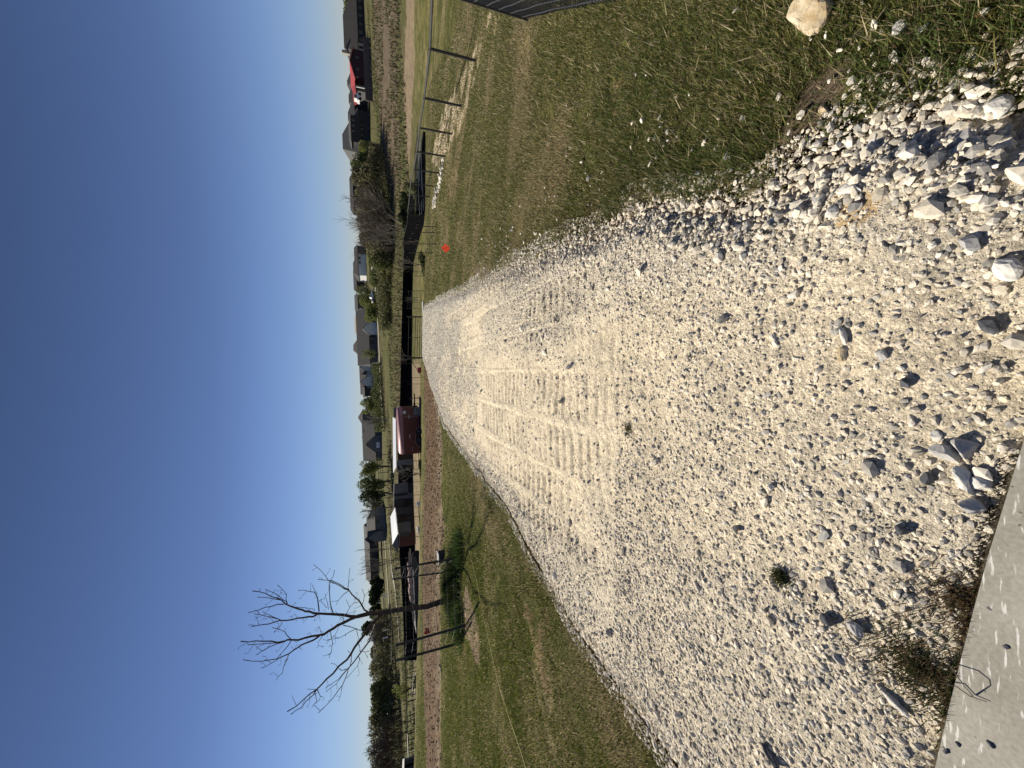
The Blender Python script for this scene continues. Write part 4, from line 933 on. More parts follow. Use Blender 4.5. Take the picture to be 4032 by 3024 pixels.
# ---------------------------------------------------------------- houses
def house(label,py0,py1,pr,pe,pb,Y,depth=9,roof='hip',walls='brick',rf='roofgrey',wins=(),door=None,garage=None,chim=None,rot=0,name='house',inset=.28,posts=(),cat='house',gable=None,group=None):
    a=AT(pb,py1,Y);b_=AT(pb,py0,Y);x0,x1=a[0],b_[0];W=x1-x0;cx=(x0+x1)/2;pc=(py0+py1)/2
    zb_=AT(pb,pc,Y)[2];ze=AT(pe,pc,Y)[2];zr=AT(pr,pc,Y+depth/2)[2] if roof!='flat' else ze+.3
    zr=max(zr,ze+.4);h=ze-zb_;rh=zr-ze
    e=empty(name,(cx,Y,zb_),label,cat,group,rz=R(rot))
    wl=MB().box((-W/2,0,-1.5),(W/2,depth,h)).build('wall',M[walls],e)
    ov=.45;mb=MB();x=W/2+ov;y0,y1=-ov,depth+ov;ym=depth/2;t=-.12
    if roof=='hip':
        ix=min(inset*W,W*.45)
        mb.poly([(-x,y0,h),(x,y0,h),(x,y1,h),(-x,y1,h),(-W/2+ix,ym,h+rh),(W/2-ix,ym,h+rh),(-x,y0,h+t),(x,y0,h+t),(x,y1,h+t),(-x,y1,h+t)],
          [(0,1,5,4),(1,2,5),(2,3,4,5),(3,0,4),(6,7,1,0),(7,8,2,1),(8,9,3,2),(9,6,0,3),(9,8,7,6)])
    elif roof=='gx':
        mb.poly([(-x,y0,h),(x,y0,h),(x,y1,h),(-x,y1,h),(-x,ym,h+rh),(x,ym,h+rh),(-x,y0,h+t),(x,y0,h+t),(x,y1,h+t),(-x,y1,h+t)],
          [(0,1,5,4),(2,3,4,5),(1,2,5),(3,0,4),(6,7,1,0),(8,9,3,2),(7,8,2,1),(9,6,0,3),(9,8,7,6)])
    elif roof=='gy':
        mb.poly([(-x,y0,h),(x,y0,h),(x,y1,h),(-x,y1,h),(0,y0,h+rh),(0,y1,h+rh),(-x,y0,h-.2),(x,y0,h-.2),(x,y1,h-.2),(-x,y1,h-.2),(0,y0,h+rh-.25),(0,y1,h+rh-.25)],
          [(0,4,5,3),(4,1,2,5),(9,11,10,6),(11,8,7,10),(0,6,10,4),(4,10,7,1),(3,5,11,9),(5,2,8,11),(0,3,9,6),(1,7,8,2)])
        g_=MB();g_.poly([(-W/2,.02,h-.25),(W/2,.02,h-.25),(0,.02,h+rh-.3),(-W/2,depth-.02,h-.25),(W/2,depth-.02,h-.25),(0,depth-.02,h+rh-.3)],[(0,1,2),(5,4,3)]);g_.build('gable',M[walls],e)
    else: mb.box((-x,y0,h),(x,y1,h+.25))
    rfo=mb.build('roof',M[rf],e)
    if gable:
        for gx_,gw,gh,gm in gable:
            cxg=-W/2+W*(1-gx_);w2=gw*W/2;mb=MB()
            hh=h*1.0;mb.poly([(cxg-w2,-1.2,-.6),(cxg+w2,-1.2,-.6),(cxg+w2,-1.2,hh),(cxg,-1.2,hh+gh*rh),(cxg-w2,-1.2,hh),(cxg-w2,.1,-.6),(cxg+w2,.1,-.6),(cxg+w2,.1,hh),(cxg-w2,.1,hh)],[(0,1,2,3,4),(1,6,7,2),(5,0,4,8)]);mb.build('gable_bay',M[gm],e)
            mb=MB();o2=.35;yb=ym if gh>.8 else ym*gh
            for s in (-1,1):
                mb.poly([(cxg,-1.5,hh+gh*rh+.12),(cxg+s*(w2+o2),-1.5,hh-.25),(cxg+s*(w2+o2),.5,hh-.25),(cxg,yb,hh+gh*rh+.12)],[(0,1,2,3)] if s<0 else [(3,2,1,0)])
                mb.poly([(cxg,-1.5,hh+gh*rh),(cxg+s*(w2+o2),-1.5,hh-.37),(cxg+s*(w2+o2),.5,hh-.37),(cxg,yb,hh+gh*rh)],[(3,2,1,0)] if s<0 else [(0,1,2,3)])
                mb.poly([(cxg,-1.5,hh+gh*rh+.12),(cxg+s*(w2+o2),-1.5,hh-.25),(cxg+s*(w2+o2),-1.5,hh-.37),(cxg,-1.5,hh+gh*rh)],[(0,1,2,3)])
            mb.build('gable_roof',M[rf],e)
    for wn in wins:
        fx,fw,z0_,z1_=wn[:4];y_=wn[4] if len(wn)>4 else 0
        xc=-W/2+W*(1-fx);hw_=fw*W/2;za,zb2=z0_*h,z1_*h
        mb=MB();t_=.09
        mb.box((xc-hw_,y_-.07,za),(xc-hw_+t_,y_-.004,zb2)).box((xc+hw_-t_,y_-.07,za),(xc+hw_,y_-.004,zb2)).box((xc-hw_+t_,y_-.07,za),(xc+hw_-t_,y_-.004,za+t_)).box((xc-hw_+t_,y_-.07,zb2-t_),(xc+hw_-t_,y_-.004,zb2)).box((xc-.03,y_-.06,za+t_),(xc+.03,y_-.004,zb2-t_))
        f_=mb.build('window',M['greyrail'] if walls not in('whitewall','stonewall') else M['darkwall'],e)
        MB().box((xc-hw_+t_,y_-.035,za+t_),(xc+hw_-t_,y_-.006,zb2-t_)).build('pane',M['glass'],f_)
    if door:
        fx,fw=door;xc=-W/2+W*(1-fx);MB().box((xc-fw*W/2,-.06,0),(xc+fw*W/2,-.004,h*.78)).build('door',M['darkwall'],e)
    if garage:
        fx,fw,gm=garage[:3];y_=garage[3] if len(garage)>3 else 0;xc=-W/2+W*(1-fx);MB().box((xc-fw*W/2,y_-.07,0),(xc+fw*W/2,y_-.004,h*.8)).build('garage_door',M[gm],e)
    if chim:
        for fx,zt,wd in chim:
            xc=-W/2+W*(1-fx);MB().box((xc-wd/2,ym-1,h),(xc+wd/2,ym-.2,h+rh*zt)).build('chimney',M['stonewall'],rfo)
    for fx in posts:
        xc=-W/2+W*(1-fx);MB().box((xc-.15,-1.6,-.3),(xc+.15,-1.3,h)).build('porch_post',M['trim'],e)
    if posts:
        MB().box((-W/2+W*(1-max(posts))-.4,-1.8,h-.02),(-W/2+W*(1-min(posts))+.4,-.46,h+.14)).build('porch_roof',M[rf],e)
    return e
W4=lambda *f:[(x,.09,.3,.8) for x in f]
# fx measured from the right (small image y)
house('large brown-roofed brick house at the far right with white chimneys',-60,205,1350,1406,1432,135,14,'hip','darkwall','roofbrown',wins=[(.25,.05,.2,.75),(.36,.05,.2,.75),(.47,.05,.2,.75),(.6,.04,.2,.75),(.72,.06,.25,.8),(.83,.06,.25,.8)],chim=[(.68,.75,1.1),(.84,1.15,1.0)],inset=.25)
house('cream stone garage wing between the brown-roofed house and the red barn',172,206,1376,1408,1431,133,8,'hip','stonewall','roofbrown',name='house',door=(.5,.3),inset=.35)
house('red-roofed barn with its gable end coloured dark for shade, facing the camera',201,308,1377,1393,1432,128,10,'gy','redwall_shaded','roofred',wins=[(.3,.1,.45,.78),(.72,.1,.45,.78)],name='barn',cat='barn')
house('low grey lean-to with white porch posts beside the red barn',308,362,1388,1399,1431,131,8,'gx','greywall','roofred',posts=(.28,.95),wins=[(.15,.16,.3,.75)],name='shed',cat='shed')
house('small dark hip-roofed house behind the red barn',285,330,1366,1388,1428,165,9,'hip','greywall','roofgrey')
house('pale grey roof house behind the barn porch',335,405,1372,1396,1430,160,9,'hip','greywall','roofgrey')
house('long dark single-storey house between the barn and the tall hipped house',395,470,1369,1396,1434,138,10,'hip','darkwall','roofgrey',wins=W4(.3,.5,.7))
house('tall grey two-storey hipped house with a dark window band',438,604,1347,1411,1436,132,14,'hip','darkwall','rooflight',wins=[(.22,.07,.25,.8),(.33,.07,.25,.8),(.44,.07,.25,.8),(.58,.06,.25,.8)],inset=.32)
house('dormer-like upper storey on the tall hipped house',455,560,1372,1381,1402,131,5,'hip','darkwall','rooflight',wins=[(.2,.1,.2,.8),(.4,.1,.2,.8),(.6,.1,.2,.8)],name='house_wing',cat='house wing',inset=.3)
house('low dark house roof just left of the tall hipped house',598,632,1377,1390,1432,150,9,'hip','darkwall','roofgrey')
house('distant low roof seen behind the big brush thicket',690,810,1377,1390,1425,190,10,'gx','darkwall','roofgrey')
house('grey-roofed house behind the bare brush top',968,1022,1394,1408,1424,185,9,'gx','greywall','roofgrey')
house('grey-roofed house beyond the thicket, coloured white for its sunlit garage side',1000,1085,1390,1409,1426,170,10,'hip','whitewall','roofgrey',wins=[(.2,.14,.3,.8),(.4,.1,.3,.8)],garage=(.78,.34,'white'))  # white walls and door stand in for sunlight on the garage side
house('low dark-walled house right of the garage coloured sunlit white',1060,1128,1391,1404,1420,180,10,'gx','darkwall','roofgrey',wins=W4(.3,.6))
house('tiny distant roof above the green trees in the centre',1160,1215,1396,1408,1425,240,9,'gx','greywall','rooflight')
house('long ranch house with a wide grey roof and pale stone walls',1215,1428,1404,1453,1478,140,15,'gx','greywall','roofgrey',wins=[(.2,.09,.25,.8),(.4,.1,.2,.8),(.62,.06,.2,.8),(.9,.08,.25,.8)],door=(.5,.05),gable=[(.38,.22,.45,'whitewall')])
house('tan metal roof showing above the long ranch house',1246,1300,1397,1402,1425,190,12,'gx','stonewall','rooftan')
house('brown hip-roofed house behind the ranch house',1337,1390,1391,1411,1425,185,12,'hip','stonewall','roofbrown')
house('white gabled farmhouse with dark windows right of the road',1425,1500,1415,1440,1458,165,10,'gx','whitewall','roofgrey',wins=W4(.15,.4,.8),gable=[(.3,.32,.9,'whitewall')])
house('second white gabled farmhouse with a steep front gable',1478,1548,1418,1442,1459,162,10,'gx','whitewall','roofgrey',wins=W4(.4,.85),gable=[(.35,.5,.95,'whitewall')])
house('dark-walled house left of the white farmhouses',1528,1560,1428,1436,1458,160,9,'gx','darkwall','roofgrey')
house('pointed grey roof house partly hidden by bare shrubs',1618,1668,1410,1428,1470,170,9,'hip','greywall','roofgrey',inset=.45)
house('wide grey-roofed house with a garage gable and white garage door',1660,1815,1427,1478,1494,140,14,'gx','bluegrey','roofgrey',gable=[(.55,.42,.7,'bluegrey')],garage=(.58,.14,'white',-1.2),chim=[(.25,.9,1.0),(.75,.85,.9)])
house('grey house with dark triple windows behind the left pasture',2030,2132,1444,1478,1500,135,12,'hip','bluegrey','roofgrey',wins=[(.2,.13,.25,.8),(.62,.2,.25,.85)],gable=[(.75,.4,.9,'bluegrey')])
house('long low grey-roofed building behind the bare field tree',2080,2230,1435,1456,1476,175,10,'gx','darkwall','rooflight')
house('dark flat-roofed house left of the bare field tree',2140,2292,1439,1458,1472,170,10,'gx','darkwall','roofgrey',wins=W4(.3,.7))
house('small pale stone-fronted house under the dark hedge',2385,2440,1464,1470,1480,180,8,'gx','stonewall','roofgrey')
house('house with a sunlit pale roof behind the guard posts',2545,2640,1471,1483,1516,150,10,'gx','darkwall','rooflight',wins=W4(.3,.6))
house('dark outbuilding left of the house with the pale roof',2610,2665,1480,1500,1519,140,8,'gx','darkwall','roofgrey',name='shed',cat='shed')
# ---------------------------------------------------------------- farm sheds
def shed(label,pts_roof,Y,wallspec,name='shed',roofm='roofwhite',cat='shed'):
    P4=[Vector(AT(x,y,Y+d)) for x,y,d in pts_roof];c=P4[0]
    e=empty(name,tuple(c),label,cat);mb=MB();t=Vector((0,0,-.06))
    mb.poly(P4+[p+t for p in P4],[(0,1,2,3),(7,6,5,4),(0,4,5,1),(1,5,6,2),(2,6,7,3),(3,7,4,0)]);mb.build('roof',M[roofm],e,local=c)
    for nm,m_,(xa,ya,xb,yb),d,th in wallspec:
        a=Vector(AT(xb,yb,Y+d));b_=Vector(AT(xa,ya,Y+d));x0,x1=sorted((a.x,b_.x));z0,z1=sorted((a.z,b_.z))
        MB().box((x0,Y+d,z0-.5 if nm in('wall','panel') else z0),(x1,Y+d+th,z1)).build(nm,M[m_],e,local=c)
    return e
shed('long open shed with a sunlit white metal roof behind the red trailer',[(1558,1650,0),(1546,1642,5),(1548,1862,5),(1560,1835,0)],42,
  [('wall','darkwall',(1560,1650,1612,1850),4.5,.1),('panel','bluegrey',(1549,1607,1570,1641),.5,.1),('panel','steel',(1562,1814,1606,1832),-.2,.08),('door','greyrail',(1563,1834,1604,1848),-.2,.08),('post','steel',(1560,1850,1610,1853),-.2,.1)])
shed('boxy blue-grey panelled stall with a dark doorway',[(1553,1905,0),(1549,1908,3),(1549,2014,3),(1551,2012,0)],40,
  [('panel','bluegrey',(1553,1906,1588,1946),0,.08),('panel','darkwall',(1588,1906,1606,1946),.2,.08),('trim','darkwall',(1551,1946,1606,1949),-.04,.08),('panel','bluegrey',(1552,1950,1606,1962),0,.08),('door','greyrail',(1557,1965,1590,1998),-.02,.05),('wall','darkwall',(1553,1962,1607,2012),1.5,.08),('panel','bluegrey',(1553,2000,1570,2012),0,.08)],roofm='darkwall',name='stall',cat='stall')
rs=shed('open run-in shed with a bright white sloping metal roof',[(1555,1998,-.5),(1537,2034,4),(1545,2146,4),(1567,2102,-.5)],39,
  [('wall','rust',(1572,2100,1617,2146),1.5,.1),('wall','darkwall',(1562,2006,1617,2148),3.8,.1),('panel','greywall',(1566,2060,1598,2100),.1,.08),('panel','greyrail',(1562,2006,1606,2022),.1,.06),('post','greyrail',(1573,2102,1612,2107),-.3,.1),('trim','bluegrey',(1556,2005,1560,2100),-.3,.06),('post','black',(1600,2040,1617,2043),-.3,.08)])
P3=[Vector(AT(x,y,39+d)) for x,y,d in ((1567,2102,-.6),(1545,2146,-.4),(1568,2180,-.6))];mb=MB();o3=Vector((0,.1,0));mb.poly(P3+[p+o3 for p in P3],[(0,1,2),(5,4,3),(0,3,4,1),(1,4,5,2),(2,5,3,0)])
mb.build('gable_panel',M['bluegrey'],rs,local=rs.location)
shed('grey metal shed cut off by the far left edge',[(1592,2985,0),(1585,2990,5),(1580,3090,5),(1590,3090,0)],30,[('wall','bluegrey',(1594,2992,1650,3090),0,.1),('trim','darkwall',(1594,3000,1650,3003),-.04,.04),('trim','darkwall',(1594,3014,1650,3017),-.04,.04)],roofm='greyrail')
# ---------------------------------------------------------------- red horse trailer
TYd=35.5
ta=Vector(AT(1663,1782,TYd));tb=Vector(AT(1663,1600,TYd));L_=tb.x-ta.x;pc=1690
zt=AT(1568,pc,TYd)[2];z0=AT(1662,pc,TYd)[2];zr_=AT(1586,pc,TYd)[2];zf=AT(1650,pc,TYd)[2];Ht=zt-z0
te=empty('horse_trailer',(ta.x,TYd,z0),'maroon two-axle horse trailer parked beyond the bed with its tongue towards the gate','trailer')
DW=1.9
def lx(py):return AT(1620,py,TYd)[0]-ta.x
def lz(px):return AT(px,pc,TYd)[2]-z0
xf=lx(1600);xn=lx(1640)
zr1=lz(1587);zt1=lz(1568);zf1=lz(1651)
mb=MB();nose=[(0,0),(xn,0),(xf-.12,.25),(xf,.7),(xf,DW-.7),(xf-.12,DW-.25),(xn,DW),(0,DW)]
V=[(x,y,zf1) for x,y in nose]+[(x,y,zr1) for x,y in nose];n=8
mb.poly(V,[(i,(i+1)%n,(i+1)%n+n,i+n) for i in range(n)]+[tuple(range(n))[::-1],tuple(range(n,2*n))]);mb.build('body',M['trailer'],te)
prof=[(0,0),(.05,.45),(.22,.8),(.55,1)]
mb=MB();rings=[]
for f,zz in prof:
    rings.append([(min(max(x,.0+f*.25),xf-f*.5),DW/2+(y-DW/2)*(1-f*.55),zr1+.002+(zt1-zr1)*zz) for x,y in nose])
V=sum(rings,[]);F_=[]
for k in range(len(rings)-1):F_+=[(k*n+i,k*n+(i+1)%n,(k+1)*n+(i+1)%n,(k+1)*n+i) for i in range(n)]
F_.append(tuple(range((len(rings)-1)*n,len(rings)*n)));mb.poly(V,F_);mb.build('roof',M['trailerroof'],te,smooth=True)
MB().box((0,-.03,zr1-.03),(xn,-.003,zr1+.03)).build('drip_rail',M['trimred'],te)
MB().box((xn-.03,-.03,zf1),(xn+.03,-.004,zr1)).build('corner_trim',M['trimred'],te)
MB().box((xn+.03,.03,zf1-.02),(xf-.1,.1,lz(1632))).build('gravel_guard',M['steel'],te)
for i,z in enumerate((lz(1610),lz(1620),lz(1632))):MB().box((.05,-.02,z-.012),(xn-.05,-.003,z+.012)).build('side_rib',M['trailer'],te)
for py in (1640,1718):x=lx(py);MB().box((x-.18,-.05,lz(1613)),(x+.18,-.02,lz(1611))).build('door_hinge',M['tposttip'],te)
c_=(lx(1622),.18,lz(1595));mb=MB();mb.lathe((c_[0],-.0,c_[2]),(.25,-1,0),[(.14,-.14),(.14,.03)],20);o=mb.build('round_emblem',M['white'],te)
mb=MB();mb.tube([(c_[0]-.05,-.05,c_[2]+.06),(c_[0]+.02,-.05,c_[2]+.05),(c_[0]-.03,-.05,c_[2]),(c_[0]+.05,-.05,c_[2]-.02),(c_[0],-.05,c_[2]-.07)],.012,4);mb.build('emblem_mark',M['trailer'],o)
mb=MB();x0_,x1_=lx(1763),lx(1683);zz=lz(1634);pts=[(x0_,zz-.35),(x0_+.15,zz-.1),(x0_+.45,zz),(x1_-.45,zz),(x1_-.15,zz-.1),(x1_,zz-.35)]
mb.tube([(a,-.14,b) for a,b in pts],.035,6);mb.poly([(a,-.14,b) for a,b in pts]+[(a,.0,b) for a,b in pts],[(i,i+1,i+7,i+6) for i in range(5)]);mb.build('fender',M['trimred'],te)
for py in (1701,1735):
    x=lx(py)
    for s,yy_ in ((1,-.12),(-1,DW-.12)):
        mb=MB();mb.lathe((x,yy_,.32),(0,1,0),[(.2,0),(.32,.02),(.335,.1),(.32,.2),(.2,.22)],20);wh=mb.build('wheel',M['tyre'],te)
        mb=MB();mb.lathe((x,yy_-.01,.32),(0,1,0),[(.05,0),(.07,.02),(.16,.03),(.19,.0),(.195,.05)],16);mb.build('rim',M['rim'],wh)
MB().box((0,.1,zf1-.16),(xn,DW-.1,zf1-.004)).build('frame',M['black'],te)
mb=MB();mb.tube([(xf-.3,.4,.5),(xf+.95,DW/2,.45)],.05,6).tube([(xf-.3,DW-.4,.5),(xf+.95,DW/2,.45)],.05,6).tube([(xf+.9,DW/2,.45),(xf+1.15,DW/2,.47)],.06,6)
mb.build('tongue',M['black'],te)
mb=MB();mb.tube([(xf+.7,DW/2-.1,-.1),(xf+.7,DW/2-.1,.95)],.04,6).tube([(xf+.55,DW/2-.1,.8),(xf+.85,DW/2-.1,.8)],.02,5);mb.build('jack',M['black'],te)
MB().box((-.05,.1,.45),(.0-.004,DW-.1,zr1-.1)).build('rear_door',M['trailer'],te)
mb=MB();a=(lx(1735),-.05,lz(1624));b_=(lx(1765),-.08,lz(1646));mb.tube([a,b_],.02,5);mb.build('strut',M['trimred'],te)
for k in range(4):
    x=lx(1762+k*4);MB().box((x-.04,-.02,lz(1621)),(x+.04,-.003,lz(1619))).build('marking',M['trim'],te)
# ---------------------------------------------------------------- small yard items
def item(name,label,cat,q,Y,builder,m):
    p=AT(q[0],q[1],Y);mb=MB();builder(mb);o=mb.build(name,M[m]);o.location=p;return tag(o,label,cat)
tub=lambda r,h:(lambda mb:mb.lathe((0,0,-.1),(0,0,1),[(r*.85,0),(r,h),(r*.94,h+.01),(r*.8,.04)],14))
def bathtub(mb):mb.poly([tuple(.42*c for c in v) for v in [(-.5,-.25,0),(.5,-.25,0),(.5,.25,0),(-.5,.25,0),(-.62,-.33,.4),(.62,-.33,.4),(.62,.33,.4),(-.62,.33,.4),(-.52,-.26,.38),(.52,-.26,.38),(.52,.26,.38),(-.52,.26,.38)]],[(3,2,1,0),(0,1,5,4),(1,2,6,5),(2,3,7,6),(3,0,4,7),(4,5,9,8),(5,6,10,9),(6,7,11,10),(7,4,8,11),(8,9,10,11)])
item('water_trough','white water trough standing before the run-in shed','trough',(1651,2085),31,bathtub,'white')
item('bucket','small white bucket tipped on the paddock near the stall','bucket',(1652,1984),31,tub(.17,.3),'white')
item('blue_cover','blue plastic cover on the far edge of the bed','cover',(1684,2815),17,lambda mb:mb.lathe((0,0,-.05),(0,0,1),[(.16,0),(.15,.12),(.06,.22),(.01,.25)],10),'blue')
item('blue_bucket','small blue bucket standing by the tractor implement','bucket',(1661,2168),31,tub(.1,.2),'blue')
item('lime_ball','lime green ball lying by the lumber trailer','ball',(1675,2425),25,lambda mb:mb.lathe((0,0,0),(0,0,1),[(.01,-.12),(.08,-.09),(.12,0),(.08,.09),(.01,.12)],12),'lime')
item('grey_tub','shallow grey tub at the edge of the bed beyond the tree','tub',(1674,2412),25,tub(.2,.22),'steel')
item('red_flag','red plastic scrap hanging on the wire by the left posts','plastic scrap',(1693,2492),14,lambda mb:mb.poly([(0,0,0),(.12,.02,.03),(.2,0,.16),(.08,.03,.12),(.02,.0,.22),(-.04,.02,.1),(0,.05,0),(.12,.07,.03),(.2,.05,.16),(.08,.08,.12),(.02,.05,.22),(-.04,.07,.1)],[(0,1,2,3),(0,3,4,5),(9,8,7,6),(11,10,9,6)]),'redm')
item('dark_block','small dark block lying at the bed edge on the lawn','block',(1742,2632),11,lambda mb:mb.box((-.06,-.05,-.02),(.06,.05,.06)),'darkwall')
# silver raised box; shadow on its front put into a dark body colour
a=AT(1744,2215,11.4);b_=AT(1742,2140,12.2);mb=MB();e=empty('planter_box',(a[0],a[1],a[2]),'low weathered silver box with its shaded front coloured black at the bed edge','box')
Lx=b_[0]-a[0];mb.box((0,0,-.1),(Lx,.32,.10));mb.build('box',M['darkwall'],e);MB().box((-.03,-.02,.102),(Lx+.03,.34,.12)).build('lid',M['steel'],e)
# utility trailer with lumber
ua=Vector(AT(1659,2490,27));ub=Vector(AT(1659,2225,27));e=empty('utility_trailer',tuple(ua),'long low grey flatbed piled with lumber behind the bed','trailer')
LL=ub.x-ua.x
MB().box((0,0,.0),(LL,1.6,.34)).build('bed_side',M['greyrail'],e)
for k in range(7):
    r_=random.Random(k);mb=MB();mb.tube([(LL*.05+r_.random(),.1+.2*k,.38+.05*(k%3)),(LL*.8+r_.random()*2,.3+.18*k,.42+.08*(k%2))],.04,4);mb.build('board',M['wood'],e)
for k in range(6):
    mb=MB();mb.box((LL*.45+k*.42,.3,.35),(LL*.45+k*.42+.36,1.0,.62+.05*(k%2)));o=mb.build('block',M['pinkblock'],e)
mb=MB();mb.lathe((LL*.4,.0,.55),(0,1,0),[(.05,-.06),(.25,-.05),(.27,0),(.25,.08),(.05,.1)],14);mb.build('wheel',M['tyre'],e)
mb=MB();mb.tube([(LL*.1,-.02,.36),(LL*.95,-.02,.37)],.03,4);mb.build('top_rail',M['trim'],e)
# implement
ia=AT(1660,2205,29);e=empty('tractor_implement',ia,'black wheeled tractor implement left of the run-in shed','implement')
mb=MB();mb.tube([(-.6,0,.3),(.5,0,.5)],.05,5).tube([(-.4,.3,.2),(-.3,.2,1.0)],.04,5).tube([(.3,0,.4),(.35,.1,1.15)],.04,5).tube([(-.3,.2,.95),(.35,.1,1.1)],.035,5);mb.build('frame',M['black'],e)
for x in (-.5,.0,.45):
    mb=MB();mb.lathe((x,-.1,.35),(0,1,0),[(.08,0),(.3,.02),(.32,.1),(.3,.18),(.08,.2)],14);mb.build('wheel',M['tyre'],e)
# yellow-ish pole
p=AT(1655,2030,31.5);mb=MB();mb.tube([(0,0,0),(1.6,0.2,.03)],.03,5);o=mb.build('pole',M['yellow']);o.location=AT(1653,2075,31.5);tag(o,'pale yellow pole lying on the paddock before the run-in shed','pole')
# far left pipe fence
lf=empty('pipe_fence',(-27,38,-1.8),'black single-rail pipe fence across the left pasture','fence');lo=Vector((-27,38,-1.8))
rl=[];Yl=34
for py,px in ((2560,1594),(2700,1599),(2800,1602),(2890,1605),(3024,1610),(3110,1613)):
    rl.append(Vector(AT(px,py,Yl+(3024-py)*.012)))
for i in range(len(rl)-1):mb=MB();mb.tube([rl[i],rl[i+1]],.04,6);mb.build('top_rail',M['black'],lf,local=lo)
for py,pt,pb in ((2568,1595,1645),(2672,1598,1653),(2764,1602,1661),(2890,1606,1668),(3000,1609,1672)):
    Y_=Yl+(3024-py)*.012;t_=Vector(AT(pt,py,Y_));mb=MB();mb.tube([t_,(t_.x,t_.y,t_.z-1.6)],.045,6);mb.build('post',M['black'],lf,local=lo)
for i,(py,dx) in enumerate(((2640,1),(2735,-1),(2820,1),(2915,-1),(2935,1),(2965,1))):
    Y_=Yl+(3024-py)*.012;t_=Vector(AT(1600+(py-2560)*.035,py,Y_));mb=MB();mb.tube([t_,t_+Vector((dx*.1,0,-1.35))],.022,4);mb.build('stay',M['tpost'],lf,local=lo)
    if i%2==0:mb=MB();mb.tube([t_+Vector((0,0,0)),t_+Vector((dx*1.0,0,-1.2))],.018,4);mb.build('brace',M['tpost'],lf,local=lo)
# far rail fences
def railfence(label,pl_,nr,hh,r,m='black'):
    P=[]
    for py,px,Y in pl_:
        p=AT(px,py,Y);P.append(Vector((p[0],Y,p[2])))
    e=empty('rail_fence',tuple(P[0]),label,'fence');l_=P[0]
    for i in range(len(P)-1):
        for k in range(nr):
            z=hh*(k+1)/nr;mb=MB();mb.tube([P[i]+Vector((0,0,z)),P[i+1]+Vector((0,0,z))],r,4);mb.build('rail',M[m],e,local=l_)
        n_=max(1,int((P[i+1]-P[i]).length/3.5))
        for k in range(n_):
            p=P[i].lerp(P[i+1],k/n_);mb=MB();mb.tube([p-Vector((0,0,1)),p+Vector((0,0,hh+.1))],r*1.3,4);mb.build('post',M[m],e,local=l_)
railfence('thin dark rail fence in the green field below the right houses',[(100,1459,110),(240,1463,108),(400,1468,106),(560,1470,105),(640,1475,103)],2,1.3,.035)
railfence('black three-rail fence under the leafy trees',[(1790,1510,95),(1860,1516,93),(1960,1520,92),(2040,1520,92)],3,1.4,.06)
railfence('pale wire fence across the field right of the grey house',[(1960,1519,93),(2030,1521,92),(2140,1524,91),(2280,1526,90)],2,1.3,.03,'greyrail')
railfence('dark fence at the foot of the left hedge',[(2660,1555,80),(2760,1560,78),(2840,1562,77)],2,1.3,.05)
# low dark garden wall right
a=AT(1449,395,115);b_=AT(1449,148,115);mb=MB();mb.box((0,0,-1),(b_[0]-a[0],.4,1.05));o=mb.build('garden_wall',M['brick']);o.location=(a[0],115,a[2]-.4);tag(o,'low dark stone wall in front of the red barn','wall')
# ---------------------------------------------------------------- vehicles
def vehicle(name,label,cat,q0,q1,px_top,px_base,Y,m,cabx=(.35,.7)):
    a=AT(px_base,q1,Y);b_=AT(px_base,q0,Y);L_=b_[0]-a[0];h=AT(px_top,(q0+q1)/2,Y)[2]-a[2]
    e=empty(name,tuple(a),label,cat);D=1.9;c0_,c1_=cabx
    mb=MB();pr=[(0,.28*h),(.02*L_,.62*h),(c0_*L_-.3,.62*h),(L_*.98,.6*h),(L_,.4*h),(L_,.25*h)]
    V=[(x,0,z) for x,z in pr]+[(x,D,z) for x,z in pr];n=len(pr);mb.poly(V,[tuple(range(n))[::-1],tuple(range(n,2*n))]+[(i,(i+1)%n,(i+1)%n+n,i+n) for i in range(n)]);mb.build('body',M[m],e)
    mb=MB();pr=[(c0_*L_,.602*h),(c0_*L_+.15,h),(c1_*L_-.5,h),(c1_*L_,.602*h)];V=[(x,.1,z) for x,z in pr]+[(x,D-.1,z) for x,z in pr];n=4
    mb.poly(V,[(3,2,1,0),(4,5,6,7)]+[(i,(i+1)%n,(i+1)%n+n,i+n) for i in range(n)]);mb.build('cab',M[m],e)
    MB().box((c0_*L_+.3,.06,.66*h),(c1_*L_-.5,.095,.93*h)).build('window',M['glass'],e)
    for x in (.18,.82):
        for y_ in (-.06,D-.2):
            mb=MB();mb.lathe((x*L_,y_,.2*h),(0,1,0),[(.1*h,0),(.2*h,.03),(.2*h,.2),(.1*h,.24)],14);mb.build('wheel',M['tyre'],e)
    return e
vehicle('pickup_truck','white pickup truck parked behind the thicket of green trees','truck',1142,1188,1455,1476,95,'white')
vehicle('parked_car','white vehicle parked at the corner of the barn porch','car',366,396,1394,1424,126,'white',(.15,.85))
# red farm machine
ra=Vector(AT(1474,632,100));e=empty('farm_wagon',tuple(ra),'red farm wagon standing behind the rail fence by the thicket','wagon')
MB().box((0,0,.7),(1.9,1.6,1.5)).build('box',M['redm'],e);MB().box((.1,-.02,1.52),(1.8,1.6,1.75)).build('load',M['rust'],e)
for x in (.35,1.5):
    for y_ in (-.1,1.55):mb=MB();mb.lathe((x,y_,.4),(0,1,0),[(.15,0),(.4,.03),(.4,.16),(.15,.2)],14);mb.build('wheel',M['tyre'],e)
# parked dark car near road
vehicle('dark_trailer','dark trailer parked beside the pale road in the centre','trailer',1140,1180,1438,1452,130,'darkwall')
